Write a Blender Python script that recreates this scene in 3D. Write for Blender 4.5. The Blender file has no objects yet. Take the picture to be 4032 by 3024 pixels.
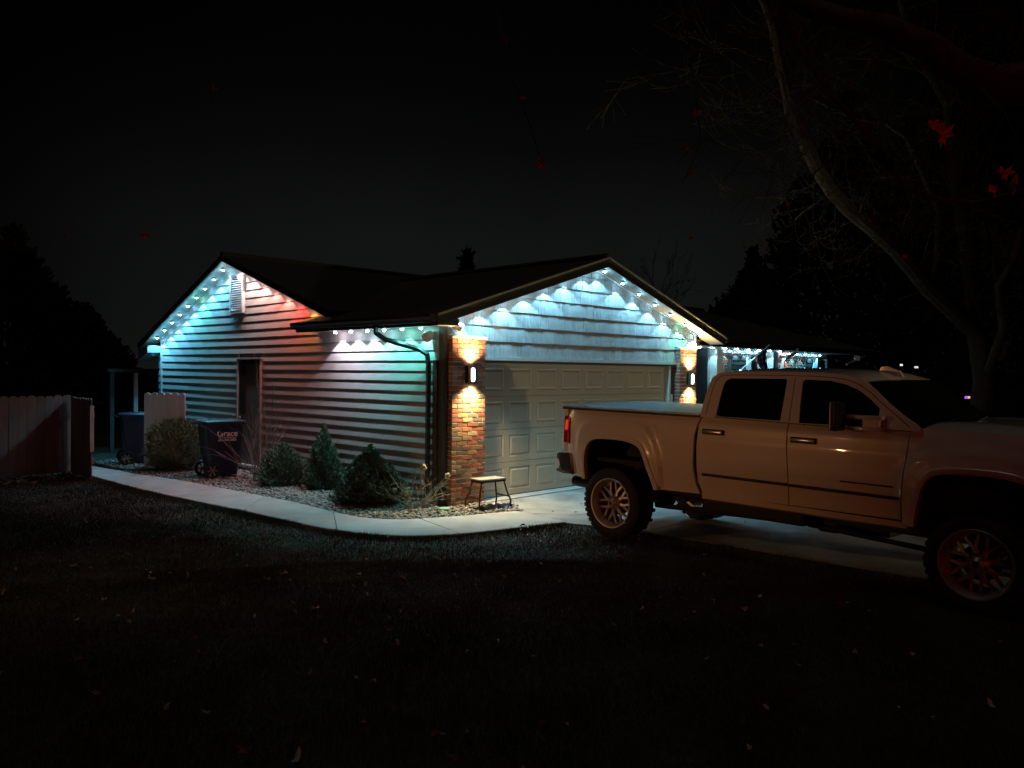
import bpy, bmesh, math, random
import numpy as np
from mathutils import Vector, Matrix
from mathutils.geometry import delaunay_2d_cdt
random.seed(7); rng = np.random.default_rng(7)
S = bpy.context.scene; COL = S.collection; PI = math.pi; R = math.radians

# ------------------------------------------------------------------ camera, sky, exposure
CAM = Vector((-7.6651, -8.904, 1.9525)); YAW, PITCH, ROLL, FPX = R(44.40682), R(-0.81078), R(0.58333), 3207.53
fw = Vector((math.cos(YAW)*math.cos(PITCH), math.sin(YAW)*math.cos(PITCH), math.sin(PITCH)))
rt0 = Vector((math.sin(YAW), -math.cos(YAW), 0)); up0 = rt0.cross(fw)
rt = rt0*math.cos(ROLL) + up0*math.sin(ROLL); up = up0*math.cos(ROLL) - rt0*math.sin(ROLL)
cd = bpy.data.cameras.new('camera'); cam = bpy.data.objects.new('camera', cd); COL.objects.link(cam)
cam.matrix_world = Matrix(((rt.x, up.x, -fw.x, CAM.x), (rt.y, up.y, -fw.y, CAM.y), (rt.z, up.z, -fw.z, CAM.z), (0, 0, 0, 1)))
cd.sensor_width = 36; cd.lens = FPX/4032*36; cd.clip_start = 0.05; cd.clip_end = 900
S.camera = cam
def at(u, v, depth):                                   # point seen at photo pixel u,v at a given depth (metres)
    return CAM + depth*(fw + rt*((u-2016)/FPX) - up*((v-1512)/FPX))

W = bpy.data.worlds.new('World'); S.world = W; W.use_nodes = True
nt = W.node_tree; N = nt.nodes; L = nt.links; bg = N['Background']
sky = N.new('ShaderNodeTexSky'); sky.sky_type = 'NISHITA'; sky.sun_disc = False
sky.sun_elevation = R(-4); sky.sun_rotation = R(200)
tc = N.new('ShaderNodeTexCoord'); sx = N.new('ShaderNodeSeparateXYZ'); L.new(tc.outputs['Generated'], sx.inputs[0])
cr = N.new('ShaderNodeValToRGB'); L.new(sx.outputs['Z'], cr.inputs[0])
el = cr.color_ramp.elements
el[0].position = 0.0; el[0].color = (0.0086, 0.0098, 0.0088, 1)
el[1].position = 0.5; el[1].color = (0.0007, 0.0008, 0.0008, 1)
for p, c in ((0.16, (0.0066, 0.0074, 0.0068)), (0.26, (0.0030, 0.0033, 0.0031)), (0.36, (0.0013, 0.0014, 0.0014))):
    e = el.new(p); e.color = (*c, 1)
nz = N.new('ShaderNodeTexNoise'); nz.inputs['Scale'].default_value = 2.2; nz.inputs['Detail'].default_value = 3; L.new(tc.outputs['Generated'], nz.inputs['Vector'])
mr = N.new('ShaderNodeMapRange'); mr.inputs['From Min'].default_value = .3; mr.inputs['From Max'].default_value = .7; mr.inputs['To Min'].default_value = .75; mr.inputs['To Max'].default_value = 1.15; L.new(nz.outputs['Fac'], mr.inputs['Value'])
vm = N.new('ShaderNodeVectorMath'); vm.operation = 'SCALE'; L.new(cr.outputs[0], vm.inputs[0]); L.new(mr.outputs[0], vm.inputs['Scale'])
dt = N.new('ShaderNodeVectorMath'); dt.operation = 'DOT_PRODUCT'; L.new(tc.outputs['Generated'], dt.inputs[0]); dt.inputs[1].default_value = (math.cos(R(47)), math.sin(R(47)), 0)
gm = N.new('ShaderNodeMapRange'); gm.interpolation_type = 'SMOOTHSTEP'; gm.inputs['From Min'].default_value = .80; gm.inputs['From Max'].default_value = 1.0; gm.inputs['To Min'].default_value = .12; gm.inputs['To Max'].default_value = 1.0; L.new(dt.outputs['Value'], gm.inputs['Value'])
vg = N.new('ShaderNodeVectorMath'); vg.operation = 'SCALE'; L.new(vm.outputs[0], vg.inputs[0]); L.new(gm.outputs[0], vg.inputs['Scale']); vm = vg
v2 = N.new('ShaderNodeVectorMath'); v2.operation = 'SCALE'; v2.inputs['Scale'].default_value = 0.002; L.new(sky.outputs[0], v2.inputs[0])
v3 = N.new('ShaderNodeVectorMath'); v3.operation = 'ADD'; L.new(vm.outputs[0], v3.inputs[0]); L.new(v2.outputs[0], v3.inputs[1])
L.new(v3.outputs[0], bg.inputs['Color']); bg.inputs['Strength'].default_value = 0.9
sd = bpy.data.lights.new('added_sky_fill', 'SUN'); sd.energy = 0.065; sd.angle = R(20); sd.color = (1, .97, .86)  # soft overhead fill added to lift the lawn, standing in for city skyglow
so = bpy.data.objects.new('added_sky_fill', sd); so.rotation_euler = (R(12), 0, R(-150)); COL.objects.link(so)
S.view_settings.view_transform = 'Standard'; S.view_settings.look = 'None'; S.view_settings.exposure = 0; S.view_settings.gamma = 1

# ------------------------------------------------------------------ materials
def mat(name, col, rough=.7, metal=0, var=.15, scale=20, bump=0, bscale=60, coat=0, stretch=None, col2=None, spec=.5):
    m = bpy.data.materials.new(name); m.use_nodes = True; t = m.node_tree; n = t.nodes; l = t.links
    b = n['Principled BSDF']; b.inputs['Roughness'].default_value = rough; b.inputs['Metallic'].default_value = metal
    b.inputs['Coat Weight'].default_value = coat; b.inputs['Coat Roughness'].default_value = .03; b.inputs['Specular IOR Level'].default_value = spec
    tcn = n.new('ShaderNodeTexCoord'); mp = n.new('ShaderNodeMapping'); l.new(tcn.outputs['Object'], mp.inputs[0])
    if stretch: mp.inputs['Scale'].default_value = stretch
    no = n.new('ShaderNodeTexNoise'); no.inputs['Scale'].default_value = scale; no.inputs['Detail'].default_value = 5; l.new(mp.outputs[0], no.inputs['Vector'])
    rp = n.new('ShaderNodeValToRGB'); l.new(no.outputs['Fac'], rp.inputs[0])
    rp.color_ramp.elements[0].position = .32; rp.color_ramp.elements[1].position = .68
    c2 = col2 or [min(1, c*(1+var)) for c in col]; c1 = col if col2 else [c*(1-var) for c in col]
    rp.color_ramp.elements[0].color = (*c1, 1); rp.color_ramp.elements[1].color = (*c2, 1)
    oi = n.new('ShaderNodeObjectInfo'); hv = n.new('ShaderNodeMapRange'); l.new(oi.outputs['Random'], hv.inputs['Value'])
    hv.inputs['To Min'].default_value = 1-var*.7; hv.inputs['To Max'].default_value = 1+var*.7
    sc = n.new('ShaderNodeVectorMath'); sc.operation = 'SCALE'; l.new(rp.outputs[0], sc.inputs[0]); l.new(hv.outputs[0], sc.inputs['Scale'])
    l.new(sc.outputs[0], b.inputs['Base Color'])
    if bump:
        n2 = n.new('ShaderNodeTexNoise'); n2.inputs['Scale'].default_value = bscale; n2.inputs['Detail'].default_value = 6; l.new(mp.outputs[0], n2.inputs['Vector'])
        bp = n.new('ShaderNodeBump'); bp.inputs['Strength'].default_value = bump; bp.inputs['Distance'].default_value = .01; l.new(n2.outputs['Fac'], bp.inputs['Height']); l.new(bp.outputs[0], b.inputs['Normal'])
    return m
def emis(name, col, st):
    m = bpy.data.materials.new(name); m.use_nodes = True; b = m.node_tree.nodes['Principled BSDF']
    b.inputs['Base Color'].default_value = (*[c*.5 for c in col], 1); b.inputs['Emission Color'].default_value = (*col, 1); b.inputs['Emission Strength'].default_value = st; return m
def ramp_mat(name, cols, rough=.85, bump=.3, bscale=80):       # colour picked per object
    m = mat(name, cols[0], rough, var=.18, scale=25, bump=bump, bscale=bscale)
    n = m.node_tree.nodes; l = m.node_tree.links
    oi = [x for x in n if x.type == 'OBJECT_INFO'][0]; rp = n.new('ShaderNodeValToRGB'); rp.color_ramp.interpolation = 'CONSTANT'
    e = rp.color_ramp.elements; e[0].color = (*cols[0], 1); e[1].position = 1/len(cols); e[1].color = (*cols[1], 1)
    for i, c in enumerate(cols[2:], 2): x = e.new(i/len(cols)); x.color = (*c, 1)
    l.new(oi.outputs['Random'], rp.inputs[0])
    nf = [x for x in n if x.type == 'TEX_NOISE'][0]; mr = n.new('ShaderNodeMapRange'); mr.inputs['From Min'].default_value = .3; mr.inputs['From Max'].default_value = .7; mr.inputs['To Min'].default_value = .6; mr.inputs['To Max'].default_value = 1.35; l.new(nf.outputs['Fac'], mr.inputs['Value'])
    sc = n.new('ShaderNodeVectorMath'); sc.operation = 'SCALE'; l.new(rp.outputs[0], sc.inputs[0]); l.new(mr.outputs[0], sc.inputs['Scale']); l.new(sc.outputs[0], n['Principled BSDF'].inputs['Base Color'])
    return m
M = {}
M['siding'] = mat('siding_paint', (.40, .37, .34), .6, var=.06, scale=6, bump=.03, bscale=35, stretch=(1, .15, 3))
M['shake'] = mat('shake_paint', (.33, .32, .31), .75, var=.17, scale=14, bump=.5, bscale=40, stretch=(1.6, 1, .12))
M['trimdark'] = mat('dark_trim_paint', (.055, .047, .04), .55, var=.12, bump=.1)
M['trim'] = mat('pale_trim_paint', (.50, .48, .45), .5, var=.05)
M['soffit'] = mat('soffit_paint', (.33, .31, .26), .55, var=.05, scale=5)
M['fascia'] = mat('bronze_fascia_metal', (.028, .024, .020), .4, var=.1)
M['roof'] = mat('asphalt_shingle', (.045, .042, .04), .9, var=.35, scale=60, bump=.6, bscale=120)
M['door'] = mat('garage_door_paint', (.46, .42, .34), .5, var=.04, scale=3, bump=.15, bscale=90)
M['sdoor'] = mat('side_door_paint', (.16, .145, .135), .45, var=.08)
M['white'] = mat('white_paint', (.72, .72, .70), .45, var=.04)
M['brick'] = ramp_mat('red_brown_brick', [(.26, .075, .045), (.33, .11, .06), (.20, .065, .045), (.27, .16, .09), (.12, .10, .085), (.34, .13, .07), (.24, .09, .06), (.31, .22, .14)])
M['mortar'] = mat('mortar', (.62, .58, .50), .9, var=.12, scale=40, bump=.5)
M['concrete'] = mat('sidewalk_concrete', (.40, .40, .38), .85, var=.13, scale=2.6, bump=.35, bscale=160)
M['drive'] = mat('driveway_concrete', (.25, .245, .225), .85, var=.34, scale=1.7, bump=.4, bscale=130)
M['found'] = mat('foundation_concrete', (.22, .21, .2), .9, var=.2, bump=.4)
M['soil'] = mat('soil', (.035, .028, .02), .95, var=.4, scale=9, bump=.8, bscale=50)
M['lawn'] = mat('lawn_soil', (.020, .022, .011), .95, var=.5, scale=4, bump=.8, bscale=40)
M['grass'] = mat('grass_blade', (.034, .036, .018), .85, var=.4, scale=1.2, col2=(.080, .068, .040), spec=.1)
M['leafdry'] = ramp_mat('dry_leaf', [(.24, .20, .14), (.36, .32, .25), (.16, .12, .08), (.48, .45, .38)], .7)
M['leafred'] = mat('red_maple_leaf', (.62, .03, .025), .6, var=.3, scale=40)
M['litter'] = mat('leaf_litter', (.11, .06, .035), .8, var=.3, scale=60, col2=(.22, .14, .09))
M['rock'] = mat('river_rock', (.16, .15, .13), .8, var=.3, scale=14, col2=(.50, .47, .42), bump=.2)
M['edging'] = mat('black_edging', (.02, .02, .02), .6)
M['fence'] = mat('weathered_fence_wood', (.30, .275, .25), .8, var=.12, scale=9, bump=.4, bscale=50, stretch=(1, 1, .1))
M['fencepale'] = mat('pale_fence_wood', (.72, .68, .64), .8, var=.10, scale=9, bump=.4, bscale=50, stretch=(1, 1, .1))
M['bin'] = mat('navy_plastic', (.012, .015, .034), .38, var=.1, bump=.1, bscale=200)
M['black'] = mat('black_plastic', (.015, .015, .016), .45, var=.1)
M['blackmetal'] = mat('black_metal', (.02, .02, .02), .38, .6, var=.1)
M['wheelgrey'] = mat('bin_wheel_plastic', (.20, .15, .12), .5)
M['decal'] = mat('pale_decal', (.85, .80, .78), .5, var=.03)
M['decalred'] = mat('salmon_decal', (.85, .58, .50), .5, var=.03)
M['bronze'] = mat('bronze_lamp_metal', (.13, .10, .08), .4, .5, var=.1)
M['stooltop'] = mat('worn_stool_top', (.27, .27, .25), .6, var=.3, scale=22)
M['stoolleg'] = mat('stool_steel', (.03, .022, .02), .4, .4, var=.2)
M['tarp'] = mat('dark_plastic_sheet', (.03, .032, .05), .25, var=.2)
M['lime'] = mat('pale_green_plastic', (.30, .55, .42), .4, var=.05)
M['cedar'] = mat('evergreen_foliage', (.055, .085, .045), .65, var=.35, scale=30, col2=(.15, .19, .11))
M['juni'] = mat('juniper_foliage', (.08, .10, .045), .7, var=.35, scale=18, col2=(.22, .25, .12))
M['darkfol'] = mat('far_foliage', (.02, .024, .012), .9, var=.3, scale=5)
M['twig'] = mat('shrub_twig', (.22, .16, .14), .8, var=.25, scale=30)
M['drytwig'] = mat('dry_hydrangea_stem', (.30, .27, .20), .8, var=.25, scale=30)
M['bloom'] = mat('dried_bloom', (.42, .36, .20), .8, var=.25, scale=50)
M['bark'] = mat('tree_bark', (.019, .018, .011), .9, var=.35, scale=12, bump=1, bscale=30, stretch=(1, 1, .3))
M['barkred'] = mat('near_tree_bark', (.06, .04, .035), .9, var=.3, scale=12, bump=.8, bscale=30)
M['paint'] = mat('white_truck_paint', (.72, .69, .62), .32, var=.015, scale=1, coat=1)
M['glass'] = mat('tinted_glass', (.006, .007, .007), .03, var=.05, spec=.6)
M['chrome'] = mat('chrome', (.60, .60, .60), .22, .72, var=.03)
M['rim'] = mat('machined_alloy', (.52, .50, .47), .42, .75, var=.04)
M['tyre'] = mat('tyre_rubber', (.016, .016, .016), .75, var=.2, bump=.2)
M['under'] = mat('chassis_black', (.012, .012, .012), .7, var=.3)
M['cover'] = mat('vinyl_bed_cover', (.020, .021, .024), .36, var=.1, bump=.15, bscale=150)
M['seam'] = mat('black_rubber_seal', (.01, .01, .01), .6)
M['amber'] = mat('amber_lens', (.5, .12, .02), .15)
M['clear'] = mat('clear_lens', (.7, .7, .7), .1)
def taillens():
    m = mat('red_tail_lens', (.50, .012, .010), .12, var=.3, scale=18, coat=1)
    b = m.node_tree.nodes['Principled BSDF']; b.inputs['Transmission Weight'].default_value = .0
    return m
M['taillens'] = taillens(); M['tailglint'] = emis('tail_painted_glint', (1, .06, .03), .55)  # second one glows to imitate light reflected in the tail lens
M['flag'] = None

# ------------------------------------------------------------------ mesh helpers
class MB:
    def __init__(s): s.v = []; s.f = []; s.mi = []; s.m = 0
    def add(s, vs, fs):
        o = len(s.v); s.v += [tuple(p) for p in vs]; s.f += [tuple(o+i for i in f) for f in fs]; s.mi += [s.m]*len(fs); return s
    def box(s, x0, x1, y0, y1, z0, z1, T=None):
        vs = [Vector((x, y, z)) for z in (z0, z1) for y in (y0, y1) for x in (x0, x1)]
        if T: vs = [T @ p for p in vs]
        return s.add(vs, [(0, 2, 3, 1), (4, 5, 7, 6), (0, 1, 5, 4), (2, 6, 7, 3), (0, 4, 6, 2), (1, 3, 7, 5)])
    def bbox(s, x0, x1, y0, y1, z0, z1, b=.01, T=None):        # box with chamfered edges
        bm = bmesh.new(); bmesh.ops.create_cube(bm, size=1)
        for v in bm.verts: v.co = Vector(((x0+x1)/2+v.co.x*(x1-x0), (y0+y1)/2+v.co.y*(y1-y0), (z0+z1)/2+v.co.z*(z1-z0)))
        bmesh.ops.bevel(bm, geom=bm.edges[:], offset=b, segments=2, affect='EDGES', profile=.6)
        if T: bmesh.ops.transform(bm, matrix=T, verts=bm.verts)
        bm.verts.index_update(); s.add([v.co.copy() for v in bm.verts], [[v.index for v in f.verts] for f in bm.faces]); bm.free(); return s
    def prism(s, poly, d, T=None):                             # poly: 3d points (planar), extruded by vector d
        n = len(poly); d = Vector(d); vs = [Vector(p) for p in poly] + [Vector(p)+d for p in poly]
        if T: vs = [T @ p for p in vs]
        return s.add(vs, [tuple(range(n))[::-1], tuple(range(n, 2*n))] + [(i, (i+1) % n, n+(i+1) % n, n+i) for i in range(n)])
    def tube(s, pts, rad, n=8, cap=True, flat=1):
        pts = [Vector(p) for p in pts]; rad = rad if hasattr(rad, '__len__') else [rad]*len(pts)
        vs = []; a = None
        for i, p in enumerate(pts):
            t = (pts[min(i+1, len(pts)-1)] - pts[max(i-1, 0)]).normalized()
            if a is None: a = t.orthogonal().normalized()
            a = (a - t*a.dot(t)).normalized(); b = t.cross(a)
            vs += [p + (a*math.cos(2*PI*k/n) + b*math.sin(2*PI*k/n)*flat)*rad[i] for k in range(n)]
        fs = [(i*n+k, i*n+(k+1) % n, (i+1)*n+(k+1) % n, (i+1)*n+k) for i in range(len(pts)-1) for k in range(n)]
        if cap: fs += [tuple(range(n))[::-1], tuple(range((len(pts)-1)*n, len(pts)*n))]
        return s.add(vs, fs)
    def lathe(s, prof, n=48, axis='Z', o=(0, 0, 0), arc=2*PI):   # prof: (r, h)
        o = Vector(o); vs = []
        for r, h in prof:
            for k in range(n):
                a = arc*k/n; c, d = r*math.cos(a), r*math.sin(a)
                vs.append(o + (Vector((c, d, h)) if axis == 'Z' else Vector((c, h, d)) if axis == 'Y' else Vector((h, c, d))))
        fs = [(i*n+k, i*n+(k+1) % n, (i+1)*n+(k+1) % n, (i+1)*n+k) for i in range(len(prof)-1) for k in range(n)]
        return s.add(vs, fs)
    def mesh(s, name, m, smooth=False):
        me = bpy.data.meshes.new(name); me.from_pydata([tuple(v) for v in s.v], [], s.f)
        for x in (m if isinstance(m, (list, tuple)) else [m]): me.materials.append(x)
        me.polygons.foreach_set('material_index', s.mi)
        bm = bmesh.new(); bm.from_mesh(me); bmesh.ops.recalc_face_normals(bm, faces=bm.faces); bm.to_mesh(me); bm.free()
        if smooth:
            me.polygons.foreach_set('use_smooth', [True]*len(me.polygons)); me.set_sharp_from_angle(angle=R(38))
        me.update(); return me
    def obj(s, name, m, parent=None, smooth=False, loc=None):
        return link(name, s.mesh(name, m, smooth), parent, loc)
def link(name, me, parent=None, loc=None, rot=None):
    o = bpy.data.objects.new(name, me); COL.objects.link(o)
    if parent: o.parent = parent
    if loc is not None: o.location = loc
    if rot is not None: o.rotation_euler = rot
    return o
def tag(o, label=None, cat=None, group=None, kind=None):
    if label: o['label'] = label
    if cat: o['category'] = cat
    if group: o['group'] = group
    if kind: o['kind'] = kind
    return o
def thing(name, label, cat, loc=(0, 0, 0), rz=0, group=None):
    o = bpy.data.objects.new(name, None); COL.objects.link(o); o.location = loc; o.rotation_euler = (0, 0, rz); o.empty_display_size = .1
    return tag(o, label, cat, group)
def copy_tree(o, parent=None):
    c = o.copy(); COL.objects.link(c)
    if parent: c.parent = parent
    for ch in list(o.children): copy_tree(ch, c)
    return c
def bm_(f, *a, **k): m = MB(); getattr(m, f)(*a, **k); return m
def lamp(name, typ, parent, loc, energy, color, **k):
    d = bpy.data.lights.new(name, typ); d.energy = energy; d.color = color
    for a, b in k.items(): setattr(d, a, b)
    o = bpy.data.objects.new(name, d); COL.objects.link(o); o.parent = parent; o.location = loc; return o

# ------------------------------------------------------------------ ground
OUT = [(-2.46, 11.5), (-2.49, 6.58), (-2.49, 5.83), (-2.5, 4.71), (-2.44, 3.72), (-2.34, 2.43), (-2.24, 1.32), (-2.19, 0.31), (-2.12, -0.38), (-1.95, -0.97), (-1.65, -1.36), (-1.2, -1.66), (-0.48, -1.83), (0.4, -2.02)]
INN = [(-1.9, 11.5), (-1.88, 7.19), (-1.74, 6.07), (-1.56, 5.17), (-1.46, 3.58), (-1.42, 2.77), (-1.37, 2.17), (-1.36, 1.55), (-1.38, 1.04), (-1.4, 0.58), (-1.4, 0.13), (-1.27, -0.26), (-1.04, -0.49), (-0.56, -0.69), (-0.03, -0.86), (0.5, -1.0)]
def smooth_line(p, it=2):
    for _ in range(it):
        q = [p[0]]
        for a, b in zip(p, p[1:]): q += [(a[0]*.75+b[0]*.25, a[1]*.75+b[1]*.25), (a[0]*.25+b[0]*.75, a[1]*.25+b[1]*.75)]
        p = q + [p[-1]]
    return p
OUT = smooth_line(OUT); INN = smooth_line(INN)
def resample(p, n):
    d = [0]
    for a, b in zip(p, p[1:]): d.append(d[-1]+math.dist(a, b))
    return [(float(np.interp(t, d, [q[0] for q in p])), float(np.interp(t, d, [q[1] for q in p]))) for t in np.linspace(0, d[-1], n)]
m = MB(); n = 60
m.add([(x, y, 0) for y in (-400, -30, -12, 14, 40, 400) for x in (-400, -40, -16, 30, 60, 400)], [(j*6+i, j*6+i+1, j*6+i+7, j*6+i+6) for j in range(5) for i in range(5)])
tag(m.obj('ground', M['lawn'], loc=(0, 0, -.014)), kind='structure')
# driveway slab
DRV = [(0.5, -1.0), (0.4, -2.02), (0.62, -2.6), (0.74, -4.2), (0.8, -8), (0.85, -16), (7.6, -16), (7.6, -.9), (12, -.9), (12, -.25), (5.78, -.25), (5.78, .2), (.7, .2), (.7, -.3)]
m = MB(); m.prism([(x, y, -.1) for x, y in DRV], (0, 0, .1)); drive = tag(m.obj('driveway', M['drive']), kind='structure')
# cracks in the driveway and joints: thin dark grooves laid as shallow strips
m = MB()
def crack(p, w=.006):
    random.seed(int(p[0][0]*100)); q = resample(p, 26); q = [(x+random.uniform(-.025, .025), y+random.uniform(-.025, .025)) for x, y in q]
    for a, b in zip(q, q[1:]):
        d = Vector((b[0]-a[0], b[1]-a[1], 0)).normalized(); k = Vector((-d.y, d.x, 0))*w*random.uniform(.5, 1.5)
        m.add([Vector((*a, .004))-k, Vector((*b, .004))-k, Vector((*b, .004))+k, Vector((*a, .004))+k], [(0, 1, 2, 3)])
crack([(.6, -1.25), (.9, -1.7), (1.2, -1.9), (1.9, -2.05), (2.6, -2.5)]); crack([(1.9, -2.9), (2.8, -3.3), (3.3, -4.4), (3.1, -5.6)]); crack([(3.3, -4.4), (4.4, -4.2), (5.6, -4.8)])
for p in ([(.75, -3.05), (7.6, -3.05)], [(.75, -6.3), (7.6, -6.3)], [(3.7, -.2), (3.7, -12)]):
    (x0, y0), (x1, y1) = p; w = .007
    m.add([(x0-w*(x0 == x1), y0-w*(y0 == y1), .0045), (x1+w*(x0 == x1), y0-w*(y0 == y1), .0045) if x0 == x1 else (x1, y0-w, .0045), (x1+w*(x0 == x1), y1+w*(y0 == y1), .0045), (x0-w*(x0 == x1), y1+w*(y0 == y1), .0045)], [(0, 1, 2, 3)])
m.obj('crack', M['soil'], drive)
# threshold apron under the garage door
bm_('bbox', .76, 5.74, -.16, .1, -.02, .018, b=.006).obj('door_threshold', M['concrete'], drive)
# sidewalk slabs
side = tag(bm_('box', -2.5, -2.4, 11, 11.4, -.08, -.05).obj('sidewalk', M['concrete']), kind='structure')
NS = 96; o_ = resample(OUT, NS+1); i_ = resample(INN, NS+1); cuts = [0, 26, 40, 52, 63, 76, 86, 96]
for a, b in zip(cuts, cuts[1:]):
    m = MB(); g = .004; A = o_[a:b+1]; B = i_[a:b+1]
    top = []
    for k, (p, q) in enumerate(zip(A, B)):
        if k == 0: r = (o_[a+1] if a+1 <= NS else p); s_ = i_[min(a+1, NS)]; p = (p[0]+(r[0]-p[0])*.05, p[1]+(r[1]-p[1])*.05); q = (q[0]+(s_[0]-q[0])*.05, q[1]+(s_[1]-q[1])*.05)
        if k == b-a: r = o_[b-1]; s_ = i_[b-1]; p = (p[0]+(r[0]-p[0])*.05, p[1]+(r[1]-p[1])*.05); q = (q[0]+(s_[0]-q[0])*.05, q[1]+(s_[1]-q[1])*.05)
        for t in (0, .012, .5, .988, 1): top.append((p[0]+(q[0]-p[0])*t, p[1]+(q[1]-p[1])*t, .012 if t in (0, 1) else .02))
    nk = b-a+1
    vs = top + [(x, y, -.08) for x, y, z in top]; fs = [(k*5+j, k*5+j+1, k*5+j+6, k*5+j+5) for k in range(nk-1) for j in range(4)]
    e = nk*5
    for k in range(nk-1): fs += [(k*5, k*5+5, e+k*5+5, e+k*5), (k*5+4, k*5+9, e+k*5+9, e+k*5+4)]
    for j in range(4): fs += [(j, j+1, e+j+1, e+j), ((nk-1)*5+j, (nk-1)*5+j+1, e+(nk-1)*5+j+1, e+(nk-1)*5+j)]
    m.add(vs, fs); m.obj('slab', M['concrete'], side)
def inside(x, y, poly):
    c = False; j = len(poly)-1
    for i in range(len(poly)):
        if (poly[i][1] > y) != (poly[j][1] > y) and x < (poly[j][0]-poly[i][0])*(y-poly[i][1])/(poly[j][1]-poly[i][1])+poly[i][0]: c = not c
        j = i
    return c
BED = INN + [(.72, -1.0), (.72, -.1), (0, 0), (0, 11.5)]
WALK = OUT + INN[::-1]
m = MB(); m.add([(x, y, -.015) for x, y in BED], [tuple(range(len(BED)))]); bed = tag(m.obj('gravel_bed_soil', M['soil']), kind='structure')
# river rock: one joined mesh of faceted stones
ico = bmesh.new(); bmesh.ops.create_icosphere(ico, subdivisions=1, radius=1); iv = np.array([v.co[:] for v in ico.verts]); ifc = np.array([[v.index for v in f.verts] for f in ico.faces]); ico.free()
def scatter_rocks(name, pts, rmin, rmax, material):
    V = []; F = []
    for k, (x, y, z) in enumerate(pts):
        s = rng.uniform(rmin, rmax)*np.array([rng.uniform(.8, 1.5), rng.uniform(.6, 1), rng.uniform(.4, .75)])
        a = rng.uniform(0, 2*PI); b = rng.normal(0, .35); p = iv*(1+rng.normal(0, .09, (12, 1)))*s
        c_, s_ = math.cos(b), math.sin(b); p = p @ np.array([[1, 0, 0], [0, c_, s_], [0, -s_, c_]]); c_, s_ = math.cos(a), math.sin(a); p = p @ np.array([[c_, s_, 0], [-s_, c_, 0], [0, 0, 1]])
        V.append(p+np.array([x, y, z+s[2]*.5])); F.append(ifc+12*k)
    return fast(name, np.concatenate(V), np.concatenate(F), material)
def fast(name, V, F, material, parent=None, smooth=False):
    me = bpy.data.meshes.new(name); k = F.shape[1]; me.vertices.add(len(V)); me.vertices.foreach_set('co', np.asarray(V, np.float32).ravel())
    me.loops.add(F.size); me.loops.foreach_set('vertex_index', F.astype(np.int32).ravel()); me.polygons.add(len(F)); me.polygons.foreach_set('loop_start', np.arange(0, F.size, k, dtype=np.int32))
    me.materials.append(material); me.update(calc_edges=True)
    if smooth: me.polygons.foreach_set('use_smooth', [True]*len(F))
    return link(name, me, parent)
pts = []
while len(pts) < 9500:
    x, y = rng.uniform(-2, .8), rng.uniform(-1.05, 9.2)
    if y > 4 and rng.random() < .35: continue
    if inside(x, y, BED) and not (x > .05 and y > -.13): pts.append((x, y, rng.uniform(-.015, .012)))
tag(scatter_rocks('river_rock', pts, .018, .038, M['rock']), 'tan and grey river rock filling the bed along the siding wall', 'gravel', kind='stuff')
# black landscape edging beyond the gate
tag(bm_('tube', [(-1.93, 9.2, .03), (-1.92, 8.2, .05), (-1.86, 7.5, .03), (-1.7, 7.0, .02), (-1.2, 6.6, .03)], .035, 8).obj('bed_edging', M['edging'], smooth=True), 'black plastic edging strip curling past the tan gate panel', 'edging')

# lawn: blades joined into one stuff mesh
def lawn_ok(x, y): return x < .74 and not inside(x, y, WALK) and not inside(x, y, BED) and not inside(x, y, DRV) and not (y > 7.4) and not (x > .4 and y > -2)
cells = []
def blades(nb, sampler, hmin, hmax, w):
    P = []
    while len(P) < nb:
        x, y = sampler()
        if lawn_ok(x, y): P.append((x, y))
    P = np.array(P); k = len(P); h = rng.uniform(hmin, hmax, k); a = rng.uniform(0, 2*PI, k); ld = rng.uniform(0, .75, k)*h; la = rng.uniform(0, 2*PI, k)
    clump = .75+.35*np.sin(P[:, 0]*3.1+np.sin(P[:, 1]*2.3)*2)*np.sin(P[:, 1]*2.7+1); h *= clump
    wx, wy = np.cos(a)*w, np.sin(a)*w; z0 = -.014
    b0 = np.c_[P[:, 0]-wx, P[:, 1]-wy, np.full(k, z0)]; b1 = np.c_[P[:, 0]+wx, P[:, 1]+wy, np.full(k, z0)]
    m0 = np.c_[P[:, 0]-wx*.7+np.cos(la)*ld*.35, P[:, 1]-wy*.7+np.sin(la)*ld*.35, z0+h*.6]; m1 = np.c_[P[:, 0]+wx*.7+np.cos(la)*ld*.35, P[:, 1]+wy*.7+np.sin(la)*ld*.35, z0+h*.6]
    t = np.c_[P[:, 0]+np.cos(la)*ld, P[:, 1]+np.sin(la)*ld, z0+h]
    V = np.stack([b0, b1, m0, m1, t], 1).reshape(-1, 3); i = np.arange(k)[:, None]*5
    F = np.concatenate([i+np.array([[0, 1, 3]]), i+np.array([[0, 3, 2]]), i+np.array([[2, 3, 4]])]); return V, F
def s_near():   # fan in front of the camera
    r = math.sqrt(rng.uniform(2.2**2, 8.5**2)); t = YAW+R(rng.uniform(-36, 36)); return CAM.x+math.cos(t)*r, CAM.y+math.sin(t)*r
def s_far():
    r = math.sqrt(rng.uniform(8.0**2, 17**2)); t = YAW+R(rng.uniform(-30, 40)); return CAM.x+math.cos(t)*r, CAM.y+math.sin(t)*r
ol = resample(OUT, 400)
def s_edge():
    k = int(rng.integers(120, 399)); x, y = ol[k]; return x-abs(rng.normal(0, .12)), y+rng.normal(0, .12)-.03
parts_ = [blades(150000, s_near, .02, .05, .0024), blades(90000, s_far, .018, .05, .0034), blades(14000, s_edge, .03, .07, .0025)]
off = 0; VV = []; FF = []
for V, F in parts_: VV.append(V); FF.append(F+off); off += len(V)
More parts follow.
